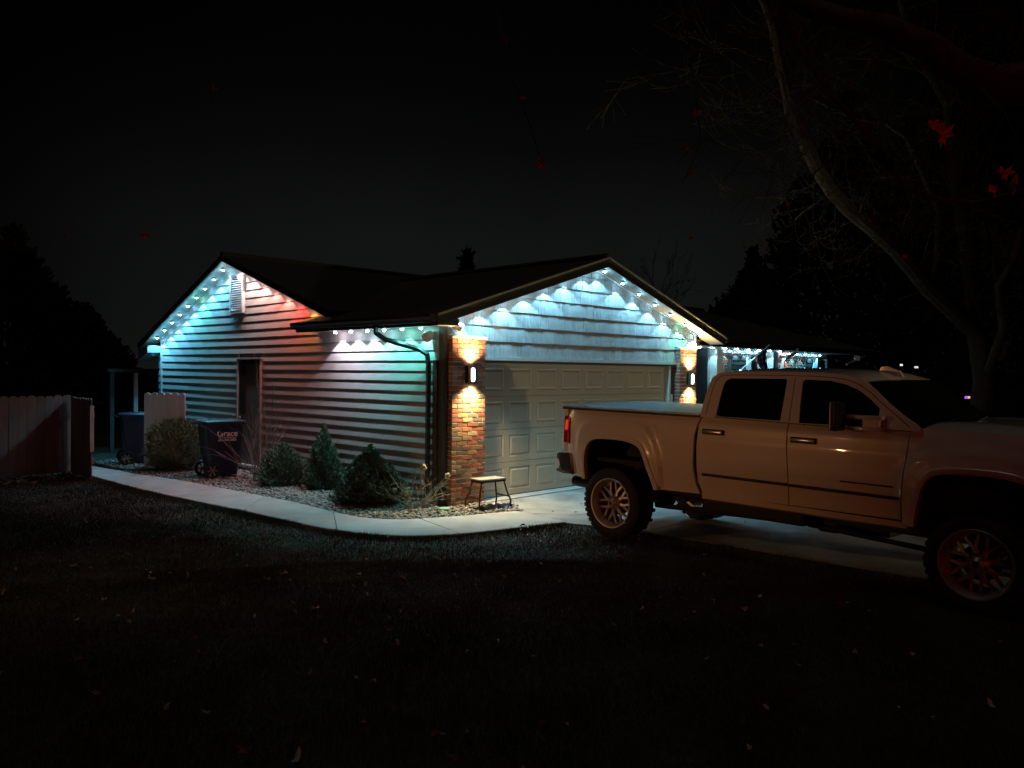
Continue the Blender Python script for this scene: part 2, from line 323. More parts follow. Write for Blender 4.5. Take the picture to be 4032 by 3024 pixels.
tag(fast('lawn_grass', np.concatenate(VV), np.concatenate(FF), M['grass']), 'short dark autumn lawn in front of the curved sidewalk', 'grass', kind='stuff')

# fallen leaves
def leaf_mesh(seed, s, maple=False):
    random.seed(seed); m = MB(); n = 14 if maple else 8; ring = []
    for k in range(n):
        a = 2*PI*k/n
        r = (s*(1 if k % 2 == 0 else .42)*(1-.25*math.cos(a)) if maple else s*(.55+.45*abs(math.cos(a)))*random.uniform(.8, 1.1))
        ring.append((r*math.cos(a), r*math.sin(a)*(.95 if maple else .6), s*.35*math.sin(a*2+seed)*random.uniform(.5, 1)+s*.25))
    m.add([(0, 0, s*.1)]+ring, [(0, 1+k, 1+(k+1) % n) for k in range(n)])
    return m.mesh('fallen_leaf', M['leafred'] if maple else M['leafdry'])
LM = [leaf_mesh(i, .032) for i in range(8)]
cnt = 0
random.seed(3)
def put_leaf(x, y, z=.02, sc=1, where='lawn'):
    o = link('fallen_leaf', random.choice(LM), None, (x, y, z), (random.uniform(-.5, .5), random.uniform(-.5, .5), random.uniform(0, 6.3))); o.scale = (sc,)*3
    if where == 'lawn': tag(o, 'small curled dry leaf lying on the dark lawn', 'leaf', 'dry leaves scattered on the lawn')
    elif where == 'drive': tag(o, 'small dry leaf lying on the driveway concrete', 'leaf', 'dry leaves on the driveway')
    else: tag(o, 'small reddish leaf lying by the foot of the left fence', 'leaf', 'leaves along the left fence')
while cnt < 150:
    f = s_near if random.random() < .65 else s_far; x, y = f()
    if lawn_ok(x, y): put_leaf(x, y, random.uniform(.025, .05), random.uniform(.7, 1.5)); cnt += 1
for k in range(26):
    a = at(2150+random.gauss(0, 110), 2120+random.gauss(0, 26), 1); d = a-CAM; p = CAM+d*(CAM.z/-d.z)
    if lawn_ok(p.x, p.y): put_leaf(p.x, p.y, .03, 1)
for x, y in ((.95, -.28), (1.05, -.34), (1.16, -.31), (1.24, -.4), (1.7, -1.2), (1.78, -1.32), (2.5, -3.0), (2.8, -3.3), (3.0, -3.0), (3.3, -3.5), (2.2, -3.6), (3.6, -3.3), (.9, -1.35), (1.1, -1.6)): put_leaf(x, y, .006, .9, 'drive')
for k in range(60): put_leaf(random.uniform(-4.6, -2.7), 6.95-abs(random.gauss(0, .3)), .03, random.uniform(.8, 1.5), 'fence')
RL = leaf_mesh(5, .05, True); RL.materials[0] = mat('dull_red_leaf', (.16, .012, .012), .7, var=.3, scale=40)
def gp(u, v):
    d = at(u, v, 1)-CAM; return CAM+d*(CAM.z/-d.z)
for (u, v), t in (((1530, 2505), 'red star shaped leaf on the lawn below the middle of the sidewalk'), ((960, 2995), 'red star shaped leaf on the lawn at the bottom edge of the photo')):
    p = gp(u, v); o = link('red_leaf', RL, None, (p.x, p.y, .05), (.2, .1, 1)); tag(o, t, 'leaf')
# leaf litter under the fence
V = []; F = []
for k in range(900):
    x, y = rng.uniform(-5.5, -2.66), 7.3-abs(rng.normal(0, .35)); s = rng.uniform(.02, .05); a = rng.uniform(0, 6.28, 4); z = rng.uniform(-.01, .05)
    ang = np.array([0, 1.57, 3.14, 4.71])+rng.normal(0, .3, 4); V.append(np.c_[x+np.cos(ang)*s, y+np.sin(ang)*s*.7, z+rng.uniform(0, .03, 4)]); F.append(np.array([[0, 1, 2], [0, 2, 3]])+4*k)
tag(fast('leaf_litter', np.concatenate(V), np.concatenate(F), M['litter']), 'drift of brown leaf litter heaped along the foot of the left fence', 'leaf litter', kind='stuff')

# ------------------------------------------------------------------ house
house = thing('ranch_house', 'low ranch house with lap siding, shake gable over the garage and LED lit eaves', 'house')
YA, ZA = 6.2, 4.05                                            # side gable apex on wall x = 0
def zs(y): return ZA-.40*(y-YA) if y > YA else ZA-.335*(YA-y)   # soffit height of side gable
XA, ZF = 3.36, 3.79
def zf(x): return ZF-.31*abs(x-XA)                             # soffit height of front gable
OHG, OHF = .30, .35                                            # rake overhangs
# structural walls behind the cladding
m = MB()
m.prism([(.03, 9.72, 0), (.03, 9.72, zs(9.72)), (.03, YA, ZA), (.03, .05, zs(.05) if zs(.05) < 2.6 else 2.6), (.03, .05, 0)][::-1], (.12, 0, 0))
side_wall = m.obj('side_wall', M['trimdark'], house)
# re-cut: side wall with proper outline (gable over y 3..9.72, eave wall before)
me = MB(); me.prism([(.03, 9.72, .0), (.03, 9.72, zs(9.72)), (.03, YA, ZA), (.03, 2.9, zs(2.9)), (.03, 2.9, 2.6), (.03, .05, 2.6), (.03, .05, .0)][::-1], (.12, 0, 0))
side_wall.data = me.mesh('side_wall', M['trimdark'])
bm_('box', -.015, .2, .0, 9.7, -.1, .13).obj('foundation', M['found'], house)
# lap siding
E_ = .1524; Z0 = .135; T_ = .021
def board(y0, y1, z0, e, ya=None, yb=None):                     # one clapboard; top clipped by slope at its ends
    ya = y0 if ya is None else ya; yb = y1 if yb is None else yb
    m = MB(); x0 = -T_; x1 = .024
    a = [(x0, y0, z0), (x0, y1, z0), (-.004, yb, z0+e), (-.004, ya, z0+e)]; b = [(x1, y0, z0), (x1, y1, z0), (x1, yb, z0+e), (x1, ya, z0+e)]
    m.add(a+b, [(0, 1, 2, 3), (4, 7, 6, 5), (0, 4, 5, 1), (2, 6, 7, 3), (0, 3, 7, 4), (1, 5, 6, 2)]); return m
random.seed(11)
def yclip(z):                                                   # wall extent in y at height z
    hi = 9.7 if z < zs(9.7)+.0 else YA+(ZA+.03-z)/.40
    lo = .055 if z < 2.60 else YA-(ZA+.03-z)/.335
    return lo, min(hi, 9.7)
k = 0; z = Z0
while z < ZA-.03:
    e = E_ + .004; zt = z+e
    lo, hi = yclip(z); lt, ht = yclip(min(zt, ZA))
    low = z < 2.60 < zt
    if low: lt = lo
    if lt < lo: lt = lo
    segs = [(lo, hi)]
    if z < 2.16: segs = [(lo, 5.17), (6.11, hi)]
    for a, b in segs:
        br = [a]; 
        if b-a > 3.2:
            c = a+random.uniform(1.2, b-a-1.2); br.append(c)
            if b-a > 6: br.append(min(b-.8, c+2.6)) if c+2.6 < b-.8 else br.append(c-1.1) 
        br = sorted(br)+[b]
        if low: br = sorted(set([a, 3.0]+[c for c in br if c > 3.3]))+[b]
        br = sorted(set(br))
        for p, q in zip(br, br[1:]):
            if low and q <= 3.01: e = 2.605-z
            else: e = E_+.004
            ta = lt if p == lo else p; tb = ht if q == hi else q
            o = board(p+.0008, q-.0008, z, e, ta if ta > p else p+.0008, tb if tb < q else q-.0008).obj('siding_board', M['siding'], side_wall)
            o.location = (random.uniform(-.0015, .0005), 0, random.uniform(-.001, .001))
    z += E_
# corner trims
m = MB(); m.box(-.03, .0, .0, .052, .02, 2.6); m.box(-.03, .062, -.03, .0, .02, 2.74); m.obj('corner_trim', M['trimdark'], house)
m = MB(); m.box(-.028, .02, 9.70, 9.78, .02, zs(9.78)+.02); m.obj('corner_trim', M['trim'], house)
# short return wall beyond the back corner
back = bm_('box', .05, .2, 9.78, 10.02, .0, 2.4).obj('back_wall', M['trimdark'], house)
for k in range(15): 
    o = board(9.785, 10.02, Z0+E_*k, E_+.004).obj('siding_board', M['siding'], back); o.location = (.052, 0, 0)
bm_('box', .05, 14, 9.9, 10.02, 0, 2.3).obj('back_wall', M['trimdark'], house)
# frieze boards under both rakes
def rake_strip(name, axis, pts, h, d0, d1, mt, up_=0):
    m = MB()
    for (a, za), (b, zb) in zip(pts, pts[1:]):
        if axis == 'x': m.add([(d0, a, za-h+up_), (d1, a, za-h+up_), (d1, a, za+up_), (d0, a, za+up_), (d0, b, zb-h+up_), (d1, b, zb-h+up_), (d1, b, zb+up_), (d0, b, zb+up_)], [(0, 1, 2, 3), (7, 6, 5, 4), (0, 4, 5, 1), (1, 5, 6, 2), (2, 6, 7, 3), (3, 7, 4, 0)])
        else: m.add([(a, d0, za-h+up_), (a, d1, za-h+up_), (a, d1, za+up_), (a, d0, za+up_), (b, d0, zb-h+up_), (b, d1, zb-h+up_), (b, d1, zb+up_), (b, d0, zb+up_)], [(0, 1, 2, 3), (7, 6, 5, 4), (0, 4, 5, 1), (1, 5, 6, 2), (2, 6, 7, 3), (3, 7, 4, 0)])
    return m.obj(name, mt, house)
YL_, YR_ = 10.31, 2.55
side_line = [(YL_, zs(YL_)), (YA, ZA), (YR_, zs(YR_))]
rake_strip('frieze_board', 'x', [(9.7, zs(9.7)), (YA, ZA), (3.0, zs(3.0))], .03, -.028, -.004, M['trim'])
rake_strip('rake_fascia', 'x', side_line, .09, -OHG-.02, -OHG, M['fascia'], .088)
sg = rake_strip('soffit', 'x', side_line, .012, -OHG, .02, M['trimdark'], .013)
rake_strip('frieze_board', 'y', [(.0, zf(0)), (XA, ZF), (6.66, zf(6.66))], .035, -.034, -.006, M['trim'])
XL_, XR_ = -.42, 7.28
front_line = [(XL_, zf(XL_)), (XA, ZF), (XR_, zf(XR_))]
rake_strip('rake_fascia', 'y', front_line, .13, -OHF-.02, -OHF, M['fascia'], .10)
rake_strip('drip_edge', 'y', front_line, .03, -OHF-.05, -OHF+.02, M['soffit'], .135)
fs_ = rake_strip('soffit', 'y', front_line, .012, -OHF, .03, M['trimdark'], .013)
rake_strip('drip_edge', 'x', side_line, .025, -OHG-.04, -OHG+.02, M['fascia'], .115)
# soffit boards: narrow planks running out from the wall
def sbx(x, w):
    m = MB(); s = .31*(1 if x < XA else -1); z0 = zf(x); z1 = zf(x+w)
    m.add([(x+.004, -OHF+.005, z0-.008), (x+w-.004, -OHF+.005, z1-.008), (x+w-.004, .0, z1-.008), (x+.004, .0, z0-.008), (x+.004, -OHF+.005, z0+.002), (x+w-.004, -OHF+.005, z1+.002), (x+w-.004, .0, z1+.002), (x+.004, .0, z0+.002)], [(0, 1, 2, 3), (7, 6, 5, 4), (0, 4, 5, 1), (1, 5, 6, 2), (2, 6, 7, 3), (3, 7, 4, 0)]); return m
x = XL_+.01
while x < XR_-.1:
    if x < XA < x+.1: x = XA
    sbx(x, .1).obj('soffit_board', M['soffit'], fs_); x += .1
def sby(y, w):
    m = MB(); z0 = zs(y); z1 = zs(y+w)
    m.add([(-OHG+.005, y+.004, z0-.008), (-OHG+.005, y+w-.004, z1-.008), (-.004, y+w-.004, z1-.008), (-.004, y+.004, z0-.008), (-OHG+.005, y+.004, z0+.002), (-OHG+.005, y+w-.004, z1+.002), (-.004, y+w-.004, z1+.002), (-.004, y+.004, z0+.002)], [(0, 1, 2, 3), (7, 6, 5, 4), (0, 4, 5, 1), (1, 5, 6, 2), (2, 6, 7, 3), (3, 7, 4, 0)]); return m
y = 3.1
while y < YL_-.15:
    if y < YA < y+.15: y = YA
    sby(y, .15).obj('soffit_board', M['soffit'], sg); y += .15
# boxed return at the back eave and a stub of gutter
m = MB(); m.prism([(-OHG-.015, 9.78, 2.32), (-OHG-.015, YL_+.01, 2.14), (-OHG-.015, YL_+.01, zs(YL_)-.005), (-OHG-.015, 9.78, zs(9.78)-.14)], (.3, 0, 0)); m.obj('eave_return', M['found'], house)
bm_('bbox', -OHG-.05, 3, YL_+.03, YL_+.13, 2.19, 2.29, b=.012).obj('gutter', M['trim'], house)
# garage side eave: flat soffit, fascia, gutter, downspout
bm_('box', -.40, -.004, -.33, 3.25, 2.600, 2.612).obj('eave_soffit', M['soffit'], house)
bm_('box', -.43, -.40, -OHF+.0, 3.27, 2.585, 2.74).obj('fascia', M['fascia'], house)
m = MB(); prof = [(-.43, 2.74), (-.54, 2.74), (-.545, 2.70), (-.52, 2.66), (-.51, 2.63), (-.43, 2.63)]
m.prism([(a, -.36, b) for a, b in prof], (0, 3.64, 0)); m.obj('gutter', M['fascia'], house)
bm_('box', -.42, .0, -.345, -.33, 2.60, 2.70).obj('eave_return', M['trimdark'], house)
m = MB(); m.tube([(-.47, .98, 2.66), (-.47, .97, 2.52), (-.38, .86, 2.42), (-.14, .36, 2.28), (-.085, .25, 2.20), (-.085, .22, 2.08), (-.085, .22, .30), (-.13, .20, .16), (-.28, .12, .12)], .04, 4); m.obj('downspout', M['fascia'], house)
# dark vertical board with fixings beside the corner
m = MB(); m.box(-.06, -.022, .06, .15, .1, 2.12); dk = m.obj('corner_board', M['trimdark'], house)
for k in range(13): bm_('lathe', [(.0, -.004), (.008, -.004), (.006, -.001)], n=8, axis='X', o=(-.060, .105, .3+k*.145)).obj('screw', M['chrome'], dk)
# roofs
def slab(name, quad, t, mt):
    m = MB(); q = [Vector(p) for p in quad]; m.prism(q, (0, 0, t)); return m.obj(name, mt, house)
XE = 17.2
slab('roof', [(-OHG-.03, YL_+.02, zs(YL_)+.06), (XE, YL_+.02, zs(YL_)+.06), (XE, YA, ZA+.06), (-OHG-.03, YA, ZA+.06)], .06, M['roof'])
slab('roof', [(-OHG-.03, YA, ZA+.06), (XE, YA, ZA+.06), (XE, YR_-.02, zs(YR_)+.06), (-OHG-.03, YR_-.02, zs(YR_)+.06)], .06, M['roof'])
slab('roof', [(XL_-.03, -OHF-.03, zf(XL_)+.07), (XL_-.03, 3.28, zf(XL_)+.07), (XA, 3.28, ZF+.07), (XA, -OHF-.03, ZF+.07)], .06, M['roof'])
slab('roof', [(XA, -OHF-.03, ZF+.07), (XA, 5.3, ZF+.07), (XR_+.03, 5.3, zf(XR_)+.07), (XR_+.03, -OHF-.03, zf(XR_)+.07)], .06, M['roof'])
slab('roof', [(0.1, 3.2, zf(.1)+.072), (0.1, 5.3, zf(.1)+.072), (XA, 5.3, ZF+.072), (XA, 3.2, ZF+.072)], .055, M['roof'])
slab('roof', [(XR_-.4, .0, 2.56), (XE, .0, 2.56), (XE, 5.2, 2.56+5.2*.24), (XR_-.4, 5.2, 2.56+5.2*.24)], .07, M['roof'])
bm_('tube', [(-OHG-.03, YA, ZA+.135), (XE, YA, ZA+.135)], .06, 6).obj('ridge_cap', M['roof'], house)
bm_('tube', [(XA, -OHF-.03, ZF+.145), (XA, 5.3, ZF+.145)], .06, 6).obj('ridge_cap', M['roof'], house)
# right end of garage eave: gutter end
bm_('bbox', XR_, XR_+.12, -OHF-.02, .05, 2.62, 2.73, b=.01).obj('gutter', M['fascia'], house)
# attic louvre vent
vent = bm_('box', -.030, -.012, 5.88, 6.34, 3.09, 3.78).obj('gable_vent', M['seam'], house)
m = MB(); 
for a in ((5.84, 5.89), (6.33, 6.38)): m.box(-.07, -.012, a[0], a[1], 3.06, 3.80)
for a in ((3.06, 3.105), (3.755, 3.80)): m.box(-.07, -.012, 5.89, 6.33, a[0], a[1])
m.obj('vent_frame', M['white'], vent)
for k in range(15):
    zc = 3.125+k*.044; m = MB(); T = Matrix.Translation((-.056, 6.11, zc)) @ Matrix.Rotation(R(-38), 4, 'Y'); m.box(-.022, .022, -.22, .22, -.0035, .0035, T); m.obj('louvre', M['white'], vent)
# service door on the side wall
sdr = bm_('box', -.012, .03, 5.27, 6.01, .14, 2.06).obj('side_door', M['sdoor'], house)
m = MB(); m.box(-.045, .03, 5.17, 5.215, .09, 2.155); m.box(-.045, .03, 6.065, 6.11, .09, 2.155); m.box(-.052, .03, 5.15, 6.13, 2.156, 2.19); m.obj('door_frame', M['trim'], sdr)
m = MB(); m.box(-.03, .03, 5.215, 5.27, .12, 2.11); m.box(-.03, .03, 6.01, 6.065, .12, 2.11); m.box(-.03, .03, 5.27, 6.01, 2.06, 2.11); m.obj('door_jamb', M['trimdark'], sdr)
bm_('box', -.075, .0, 5.18, 6.10, .085, .13).obj('door_sill', M['white'], sdr)
bm_('box', -.028, -.012, 5.80, 5.99, 1.1, 2.04).obj('door_panel', M['seam'], sdr)
bm_('box', -.022, -.012, 5.36, 5.72, .25, .95).obj('door_panel', M['sdoor'], sdr)
m = MB(); m.lathe([(0, -.05), (.02, -.048), (.028, -.035), (.02, -.018), (.012, -.012)], n=16, axis='X', o=(-.012, 5.95, 1.02)); m.obj('door_knob', M['chrome'], sdr, smooth=True)

# front wall: shakes over the garage
fw_ = MB(); fw_.prism([(0.0, .02, 2.19), (0, .02, zf(0)), (XA, .02, ZF), (6.65, .02, zf(6.65)), (6.65, .02, 2.19)], (0, .12, 0)); front = fw_.obj('front_wall', M['trimdark'], house)
def shake_mesh(seed):
    random.seed(seed); m = MB(); ns = 7; xs = [0]+sorted(random.uniform(.08, .92) for _ in range(ns-1))+[1]; xs[0], xs[-1] = 0, 1
    for a, b in zip(xs, xs[1:]):
        d = random.uniform(-.0042, .003); zb = random.uniform(-.004, .002)
        yb = -.022-d; yt = -.004-d*.6
        m.add([(a, yb, zb), (b, yb, zb), (b, yt, 1), (a, yt, 1), (a, .018, zb), (b, .018, zb)], [(0, 1, 2, 3), (0, 4, 5, 1)])
        m.add([(a, yb, zb), (a, yt, 1), (a, .018, 1), (a, .018, zb)], [(0, 1, 2, 3)]); 
    m.add([(1, yb, zb), (1, yt, 1), (1, .018, 1), (1, .018, zb)], [(0, 1, 2, 3)])
    return m.mesh('shake', M['shake'])
SM = [shake_mesh(i) for i in range(16)]
random.seed(21); ER = .235
for r in range(7):
    z0 = 2.19+r*ER; x = .065 if z0 < zf(.1) else XA-(ZF-z0)/.31
    while x < 6.63:
        w = random.choice((.09, .12, .14, .15, .17, .19, .21)); x1 = min(x+w, 6.63)
        if x1-x < .02: break
        zl = min(zf(x), zf(x1))
        if zl+.02 > z0:
            h = min(ER+.004, max(zf(x), zf(x1))+.06-z0)
            o = link('shake', random.choice(SM), front, (x+.003, random.uniform(-.003, .001), z0+random.uniform(-.003, .002))); o.scale = (x1-x-.006, 1, h)
        x = x1
m = MB(); m.box(6.63, 6.70, -.035, .1, 2.44, zf(6.65)+.01); m.obj('corner_trim', M['trim'], house)
m = MB(); m.box(.74, 5.97, -.045, .02, 2.135, 2.188); m.obj('header_trim', M['trim'], house)
m = MB(); m.box(.74, 5.97, -.02, .1, 2.105, 2.133); m.obj('header_trim', M['trimdark'], house)
m = MB(); m.box(5.745, 5.80, -.03, .10, 0, 2.104); m.obj('door_casing', M['trim'], house)
m = MB(); m.box(5.80, 5.98, .02, .14, 0, 2.134); m.obj('jamb_panel', M['trimdark'], house)
m = MB(); m.box(.735, .775, -.02, .10, 0, 2.104); m.obj('door_casing', M['trimdark'], house)
bm_('bbox', 5.86, 5.92, -.005, .02, 1.36, 1.56, b=.008).obj('keypad', M['white'], house)
bm_('box', .2, 6.5, .14, .2, 0, 2.19).obj('interior_backing', M['under'], house)
# garage door: 4 sections x 8 raised panels
GX0, GX1 = .775, 5.745; gd = bm_('box', GX0, GX1, .125, .138, .0, 2.11).obj('garage_door', M['door'], house)
bm_('box', GX0, GX1, .08, .124, .001, .03).obj('bottom_seal', M['seam'], gd)
def raised(w, h):
    m = MB(); y = .0; lv = [(0, 0), (.012, .009), (.028, .009), (.055, -.003)]
    vs = []; fs = []
    for d, yy in lv: vs += [(d, yy, d), (w-d, yy, d), (w-d, yy, h-d), (d, yy, h-d)]
    for i in range(3): fs += [(i*4+j, i*4+(j+1) % 4, i*4+4+(j+1) % 4, i*4+4+j) for j in range(4)]
    fs.append((12, 13, 14, 15)); m.add(vs, fs); return m
SH = (2.10-.03)/4; PW = (GX1-GX0)/8; pw, ph = PW-.13, SH-.17; PM = raised(pw, ph).mesh('raised_panel', M['door'])
for s in range(4):
    z0 = .03+s*SH; m = MB(); y0, y1 = .085, .124; zt = z0+SH-.006
    # frame of the section: rails and stiles round the panels
    m.box(GX0, GX1, y0, y1, z0, z0+.085); m.box(GX0, GX1, y0, y1, z0+.085+ph, zt)
    for i in range(9):
        a = GX0+i*PW-.065; b = a+.13; m.box(max(a, GX0), min(b, GX1), y0, y1, z0+.085, z0+.085+ph)
    sec = m.obj('door_section', M['door'], gd)
    for i in range(8): link('raised_panel', PM, gd, (GX0+i*PW+.065, y0, z0+.085))
    m2 = MB(); m2.box(GX0, GX1, .10, .124, zt, zt+.006); m2.obj('section_seam', M['seam'], gd)
bm_('bbox', 3.0, 3.14, .05, .085, .30, .33, b=.005).obj('door_handle', M['blackmetal'], gd)

# brick pillars
BL, BH, BT = .192, .0545, .011; CH = .0677; CD = .0677
BV = []
for i in range(6):
    random.seed(40+i); m = MB(); bmm = bmesh.new(); bmesh.ops.create_cube(bmm, size=1)
    for v in bmm.verts: v.co = Vector((v.co.x*BL+random.uniform(-.0015, .0015), v.co.y*.09+random.uniform(-.002, .002), v.co.z*BH+random.uniform(-.0015, .0015)))
    bmesh.ops.bevel(bmm, geom=[e for e in bmm.edges], offset=.003, segments=1, affect='EDGES')
    me = bpy.data.meshes.new('brick'); bmm.to_mesh(me); bmm.free(); me.materials.append(M['brick']); BV.append(me)
def bricks_wall(parent, x0, x1, y, z0, z1, axis='x', flip=1):
    r = 0; z = z0
    while z+CH <= z1+.01:
        p = x0 - (.5*(BL+BT) if r % 2 else 0)
        while p < x1-.01:
            a, b = max(p, x0), min(p+BL, x1)
            if b-a > .03:
                o = link('brick', random.choice(BV), parent); o.scale = ((b-a)/BL, 1, 1)
                if axis == 'x': o.location = ((a+b)/2, y+.045+random.uniform(-.002, .002), z+CH/2)
                else: o.location = (y+.045*flip+random.uniform(-.002, .002), (a+b)/2, z+CH/2); o.rotation_euler = (0, 0, PI/2)
            p += BL+BT
        z += CH; r += 1
def pillar(x0, x1, ztop, yb):
    random.seed(int(x0*10)+1)
    mo = bm_('box', x0+.008, x1-.008, -.112, yb, -.02, ztop-.004).obj('brick_pillar', M['mortar'], house)
    bricks_wall(mo, x0, x1, -.12, .0, ztop, 'x')
    bricks_wall(mo, -.028, yb, x0, .0, ztop, 'y', 1)
    bricks_wall(mo, -.028, yb, x1, .0, ztop, 'y', -1)
    m = MB(); m.box(x0-.02, x1+.015, -.14, .0, ztop+.002, ztop+.022); m.obj('pillar_cap', M['trim'], house); m = MB(); m.prism([(x0-.02, -.15, ztop+.024), (x1+.015, -.15, ztop+.024), (x1+.015, -.0, ztop+.05), (x0-.02, .0, ztop+.05)], (0, 0, .008)); m.obj('pillar_cap', M['trim'], house)
    return mo
pillar(.08, .735, 36*CH, .04); pillar(5.985, 6.575, 36*CH, .12)

# porch wing to the right
wing = bm_('box', 6.7, XE-.4, 1.70, 1.85, 0, 2.75).obj('porch_wall', M['mortar'], house)
bm_('box', 6.62, 6.7, .1, 1.75, 0, 2.9).obj('porch_wall', M['trimdark'], house)
bm_('box', 7.0, 9.9, 1.62, 1.70, 0, 2.7).obj('entry_wall', M['trimdark'], house)
bm_('box', 6.7, XE-.3, .12, 1.75, 2.585, 2.60).obj('porch_ceiling', M['trim'], house)
m = MB(); m.box(6.72, 10.75, .06, .18, 2.50, 2.585); m.obj('porch_beam', M['trim'], house)
m = MB(); m.box(6.72, XE, .0, .05, 2.545, 2.66); m.obj('fascia', M['fascia'], house)
for x in (7.62, 10.14): 
    bm_('bbox', x, x+.26, .03, .20, 0, 2.50, b=.012).obj('porch_post', M['white'], house)
# entry door with wreath-like ring
ed = bm_('box', 8.35, 9.3, 1.56, 1.62, .05, 2.1).obj('entry_door', M['sdoor'], house)
m = MB(); 
for k in range(24):
    a = 2*PI*k/24; m.bbox(-.045, .045, -.02, .02, -.045, .045, b=.01, T=Matrix.Translation((8.82+math.cos(a)*.2, 1.54, 1.62+math.sin(a)*.2)) @ Matrix.Rotation(a*1.7, 4, 'Y'))
m.obj('wreath', M['juni'], ed)
random.seed(5)
bricks_wall(wing, 10.4, 17.0, 1.655, 1.62, 2.50, 'x')
m = MB(); m.box(10.4, XE-.4, 1.63, 1.70, 2.50, 2.585); m.obj('frieze_board', M['white'], house)
def shutter(x0, x1, mt='trimdark'):
    s = bm_('box', x0, x1, 1.585, 1.605, .9, 2.44).obj('shutter', M[mt], house)
    for k in range(8): bm_('box', x0+.03, x1-.03, 1.57, 1.585, 1.55+k*.11, 1.55+k*.11+.075).obj('slat', M[mt], s)
shutter(10.95, 11.75)
m = MB(); m.box(11.78, 11.95, 1.56, 1.65, .9, 2.46); m.obj('window_frame', M['white'], house)
w_ = bm_('box', 11.97, 12.95, 1.57, 1.64, .9, 2.44).obj('window', M['glass'], house)
w2 = bm_('box', 16.0, 16.6, 1.59, 1.64, .9, 2.4).obj('window', M['glass'], house)
shutter(15.2, 15.72)
m = MB(); m.box(15.75, 15.98, 1.56, 1.66, .85, 2.45); m.box(16.62, 16.7, 1.56, 1.66, .85, 2.45); m.obj('window_frame', M['white'], house)
# porch downspout
m = MB(); m.tube([(11.25, -.03, 2.60), (11.2, -.03, 2.5), (10.75, -.0, 2.38), (10.62, .02, 2.28), (10.6, .02, 2.1), (10.6, .02, .1)], .04, 4); m.obj('downspout', M['trim'], house)
bm_('tube', [(14.4, .05, 2.26), (15.5, .0, 2.50)], .035, 6).obj('flag_bracket', M['white'], house)

# ------------------------------------------------------------------ eave lights
PUCK = bm_('lathe', [(0, .02), (.032, .02), (.034, .0), (.026, -.006), (.0, -.006)], n=14).mesh('housing', M['trim'], True)
LENS = {}
def lens(c):
    k = tuple(c)
    if k not in LENS: LENS[k] = bm_('lathe', [(0.026, -.006), (.025, -.012), (.016, -.021), (.0, -.024)], n=12).mesh('lens', emis('led_lens', [min(1, x*.75+.25) for x in c], 90), True)
    return LENS[k]
ORD = ['first', 'second', 'third', 'fourth', 'fifth', 'sixth', 'seventh', 'eighth', 'ninth', 'tenth', 'eleventh', 'twelfth']
def led(p, color, power, label, group, size=106, blend=.12):
    t = thing('eave_light', label, 'LED light', p, 0, group)
    link('housing', PUCK, t); link('lens', lens(color), t)
    lamp('led', 'SPOT', t, (0, 0, -.03), power, color, spot_size=R(size), spot_blend=blend, shadow_soft_size=.012)
    lamp('led_spill', 'POINT', t, (0, 0, -.04), power*.022, color, shadow_soft_size=.02)
    return t
CY = (.13, .62, 1.0); CW = (.25, .71, 1.0); WH = (.95, .93, 1.0); GR = (.18, .92, .72)
PL = 40.0
colsL = [CY, CY, CY, (.12, .58, 1), CY, (.10, .78, .72), CY, CY, CW]
for k in range(9):
    y = 9.58-k*.40+0; y = 9.62-k*(9.62-6.45)/8
    led((-.165, y, zs(y)-.03), colsL[k], PL, f'{ORD[8-k]} LED down from the peak on the left slope of the siding gable', 'LED lights under the left slope of the siding gable')
led((-.125, 9.93, 2.30), CY, PL*.12, 'lowest LED, tucked in the boxed eave at the far left corner', 'LED lights under the left slope of the siding gable')
colsR = [(.90, .90, 1), (1, .70, .66), (1, .60, .54), (1, .30, .26), (1, .33, .26), (1, .04, .03), (1, .42, .04)]
for k in range(7):
    y = 5.92-k*.425; led((-.165, y, zs(y)-.03), colsR[k], PL*(.9, .85, .75, .55, .5, .55, .30)[k], f'{ORD[k]} LED down from the peak on the right slope of the siding gable', 'LED lights under the right slope of the siding gable')
colsE = [(.90, .80, 1), (.72, .80, 1), (.50, .78, 1), (.24, .85, .95), (.12, .88, .74), (.14, .82, .80)]
for k in range(6):
    y = 2.5-k*.44; led((-.165, y, 2.585), colsE[k], PL*.9, f'{ORD[k]} LED from the left under the flat eave beside the garage', 'LED lights under the side eave')
xsF = [6.57, 6.06, 5.54, 5.03, 4.52, 4.02, 3.5]
for k, x in enumerate(xsF):
    led((x, -.175, zf(x)-.03), GR if k in (1,) else CW if k else (.6, .9, 1), PL, f'{ORD[6-k]} LED down from the peak on the right slope of the garage gable', 'LED lights under the right slope of the garage gable')
for k in range(7):
    x = 3.1-k*.48; led((x, -.175, zf(x)-.03), CW, PL, f'{ORD[k]} LED down from the peak on the left slope of the garage gable', 'LED lights under the left slope of the garage gable')
for k in range(8):
    x = 6.95+k*.505; led((x, .03, 2.52), CW, PL*.35, f'{ORD[k]} LED from the garage along the porch beam', 'LED lights along the porch beam')
for k in range(6):
    x = 10.5+k*.45; led((x-.2, 1.5, 2.56), CW, PL*.5, f'{ORD[k]} LED from the left on the porch ceiling by the brick wall', 'LED lights on the porch ceiling')
for k in range(8):
    x = 12.5+k*.5; led((x, 1.5, 2.56), (1, .85, .88) if k in (1, 3) else CY, PL*.6, f'{ORD[k]} LED from the downspout along the far porch eave', 'LED lights along the far porch eave')

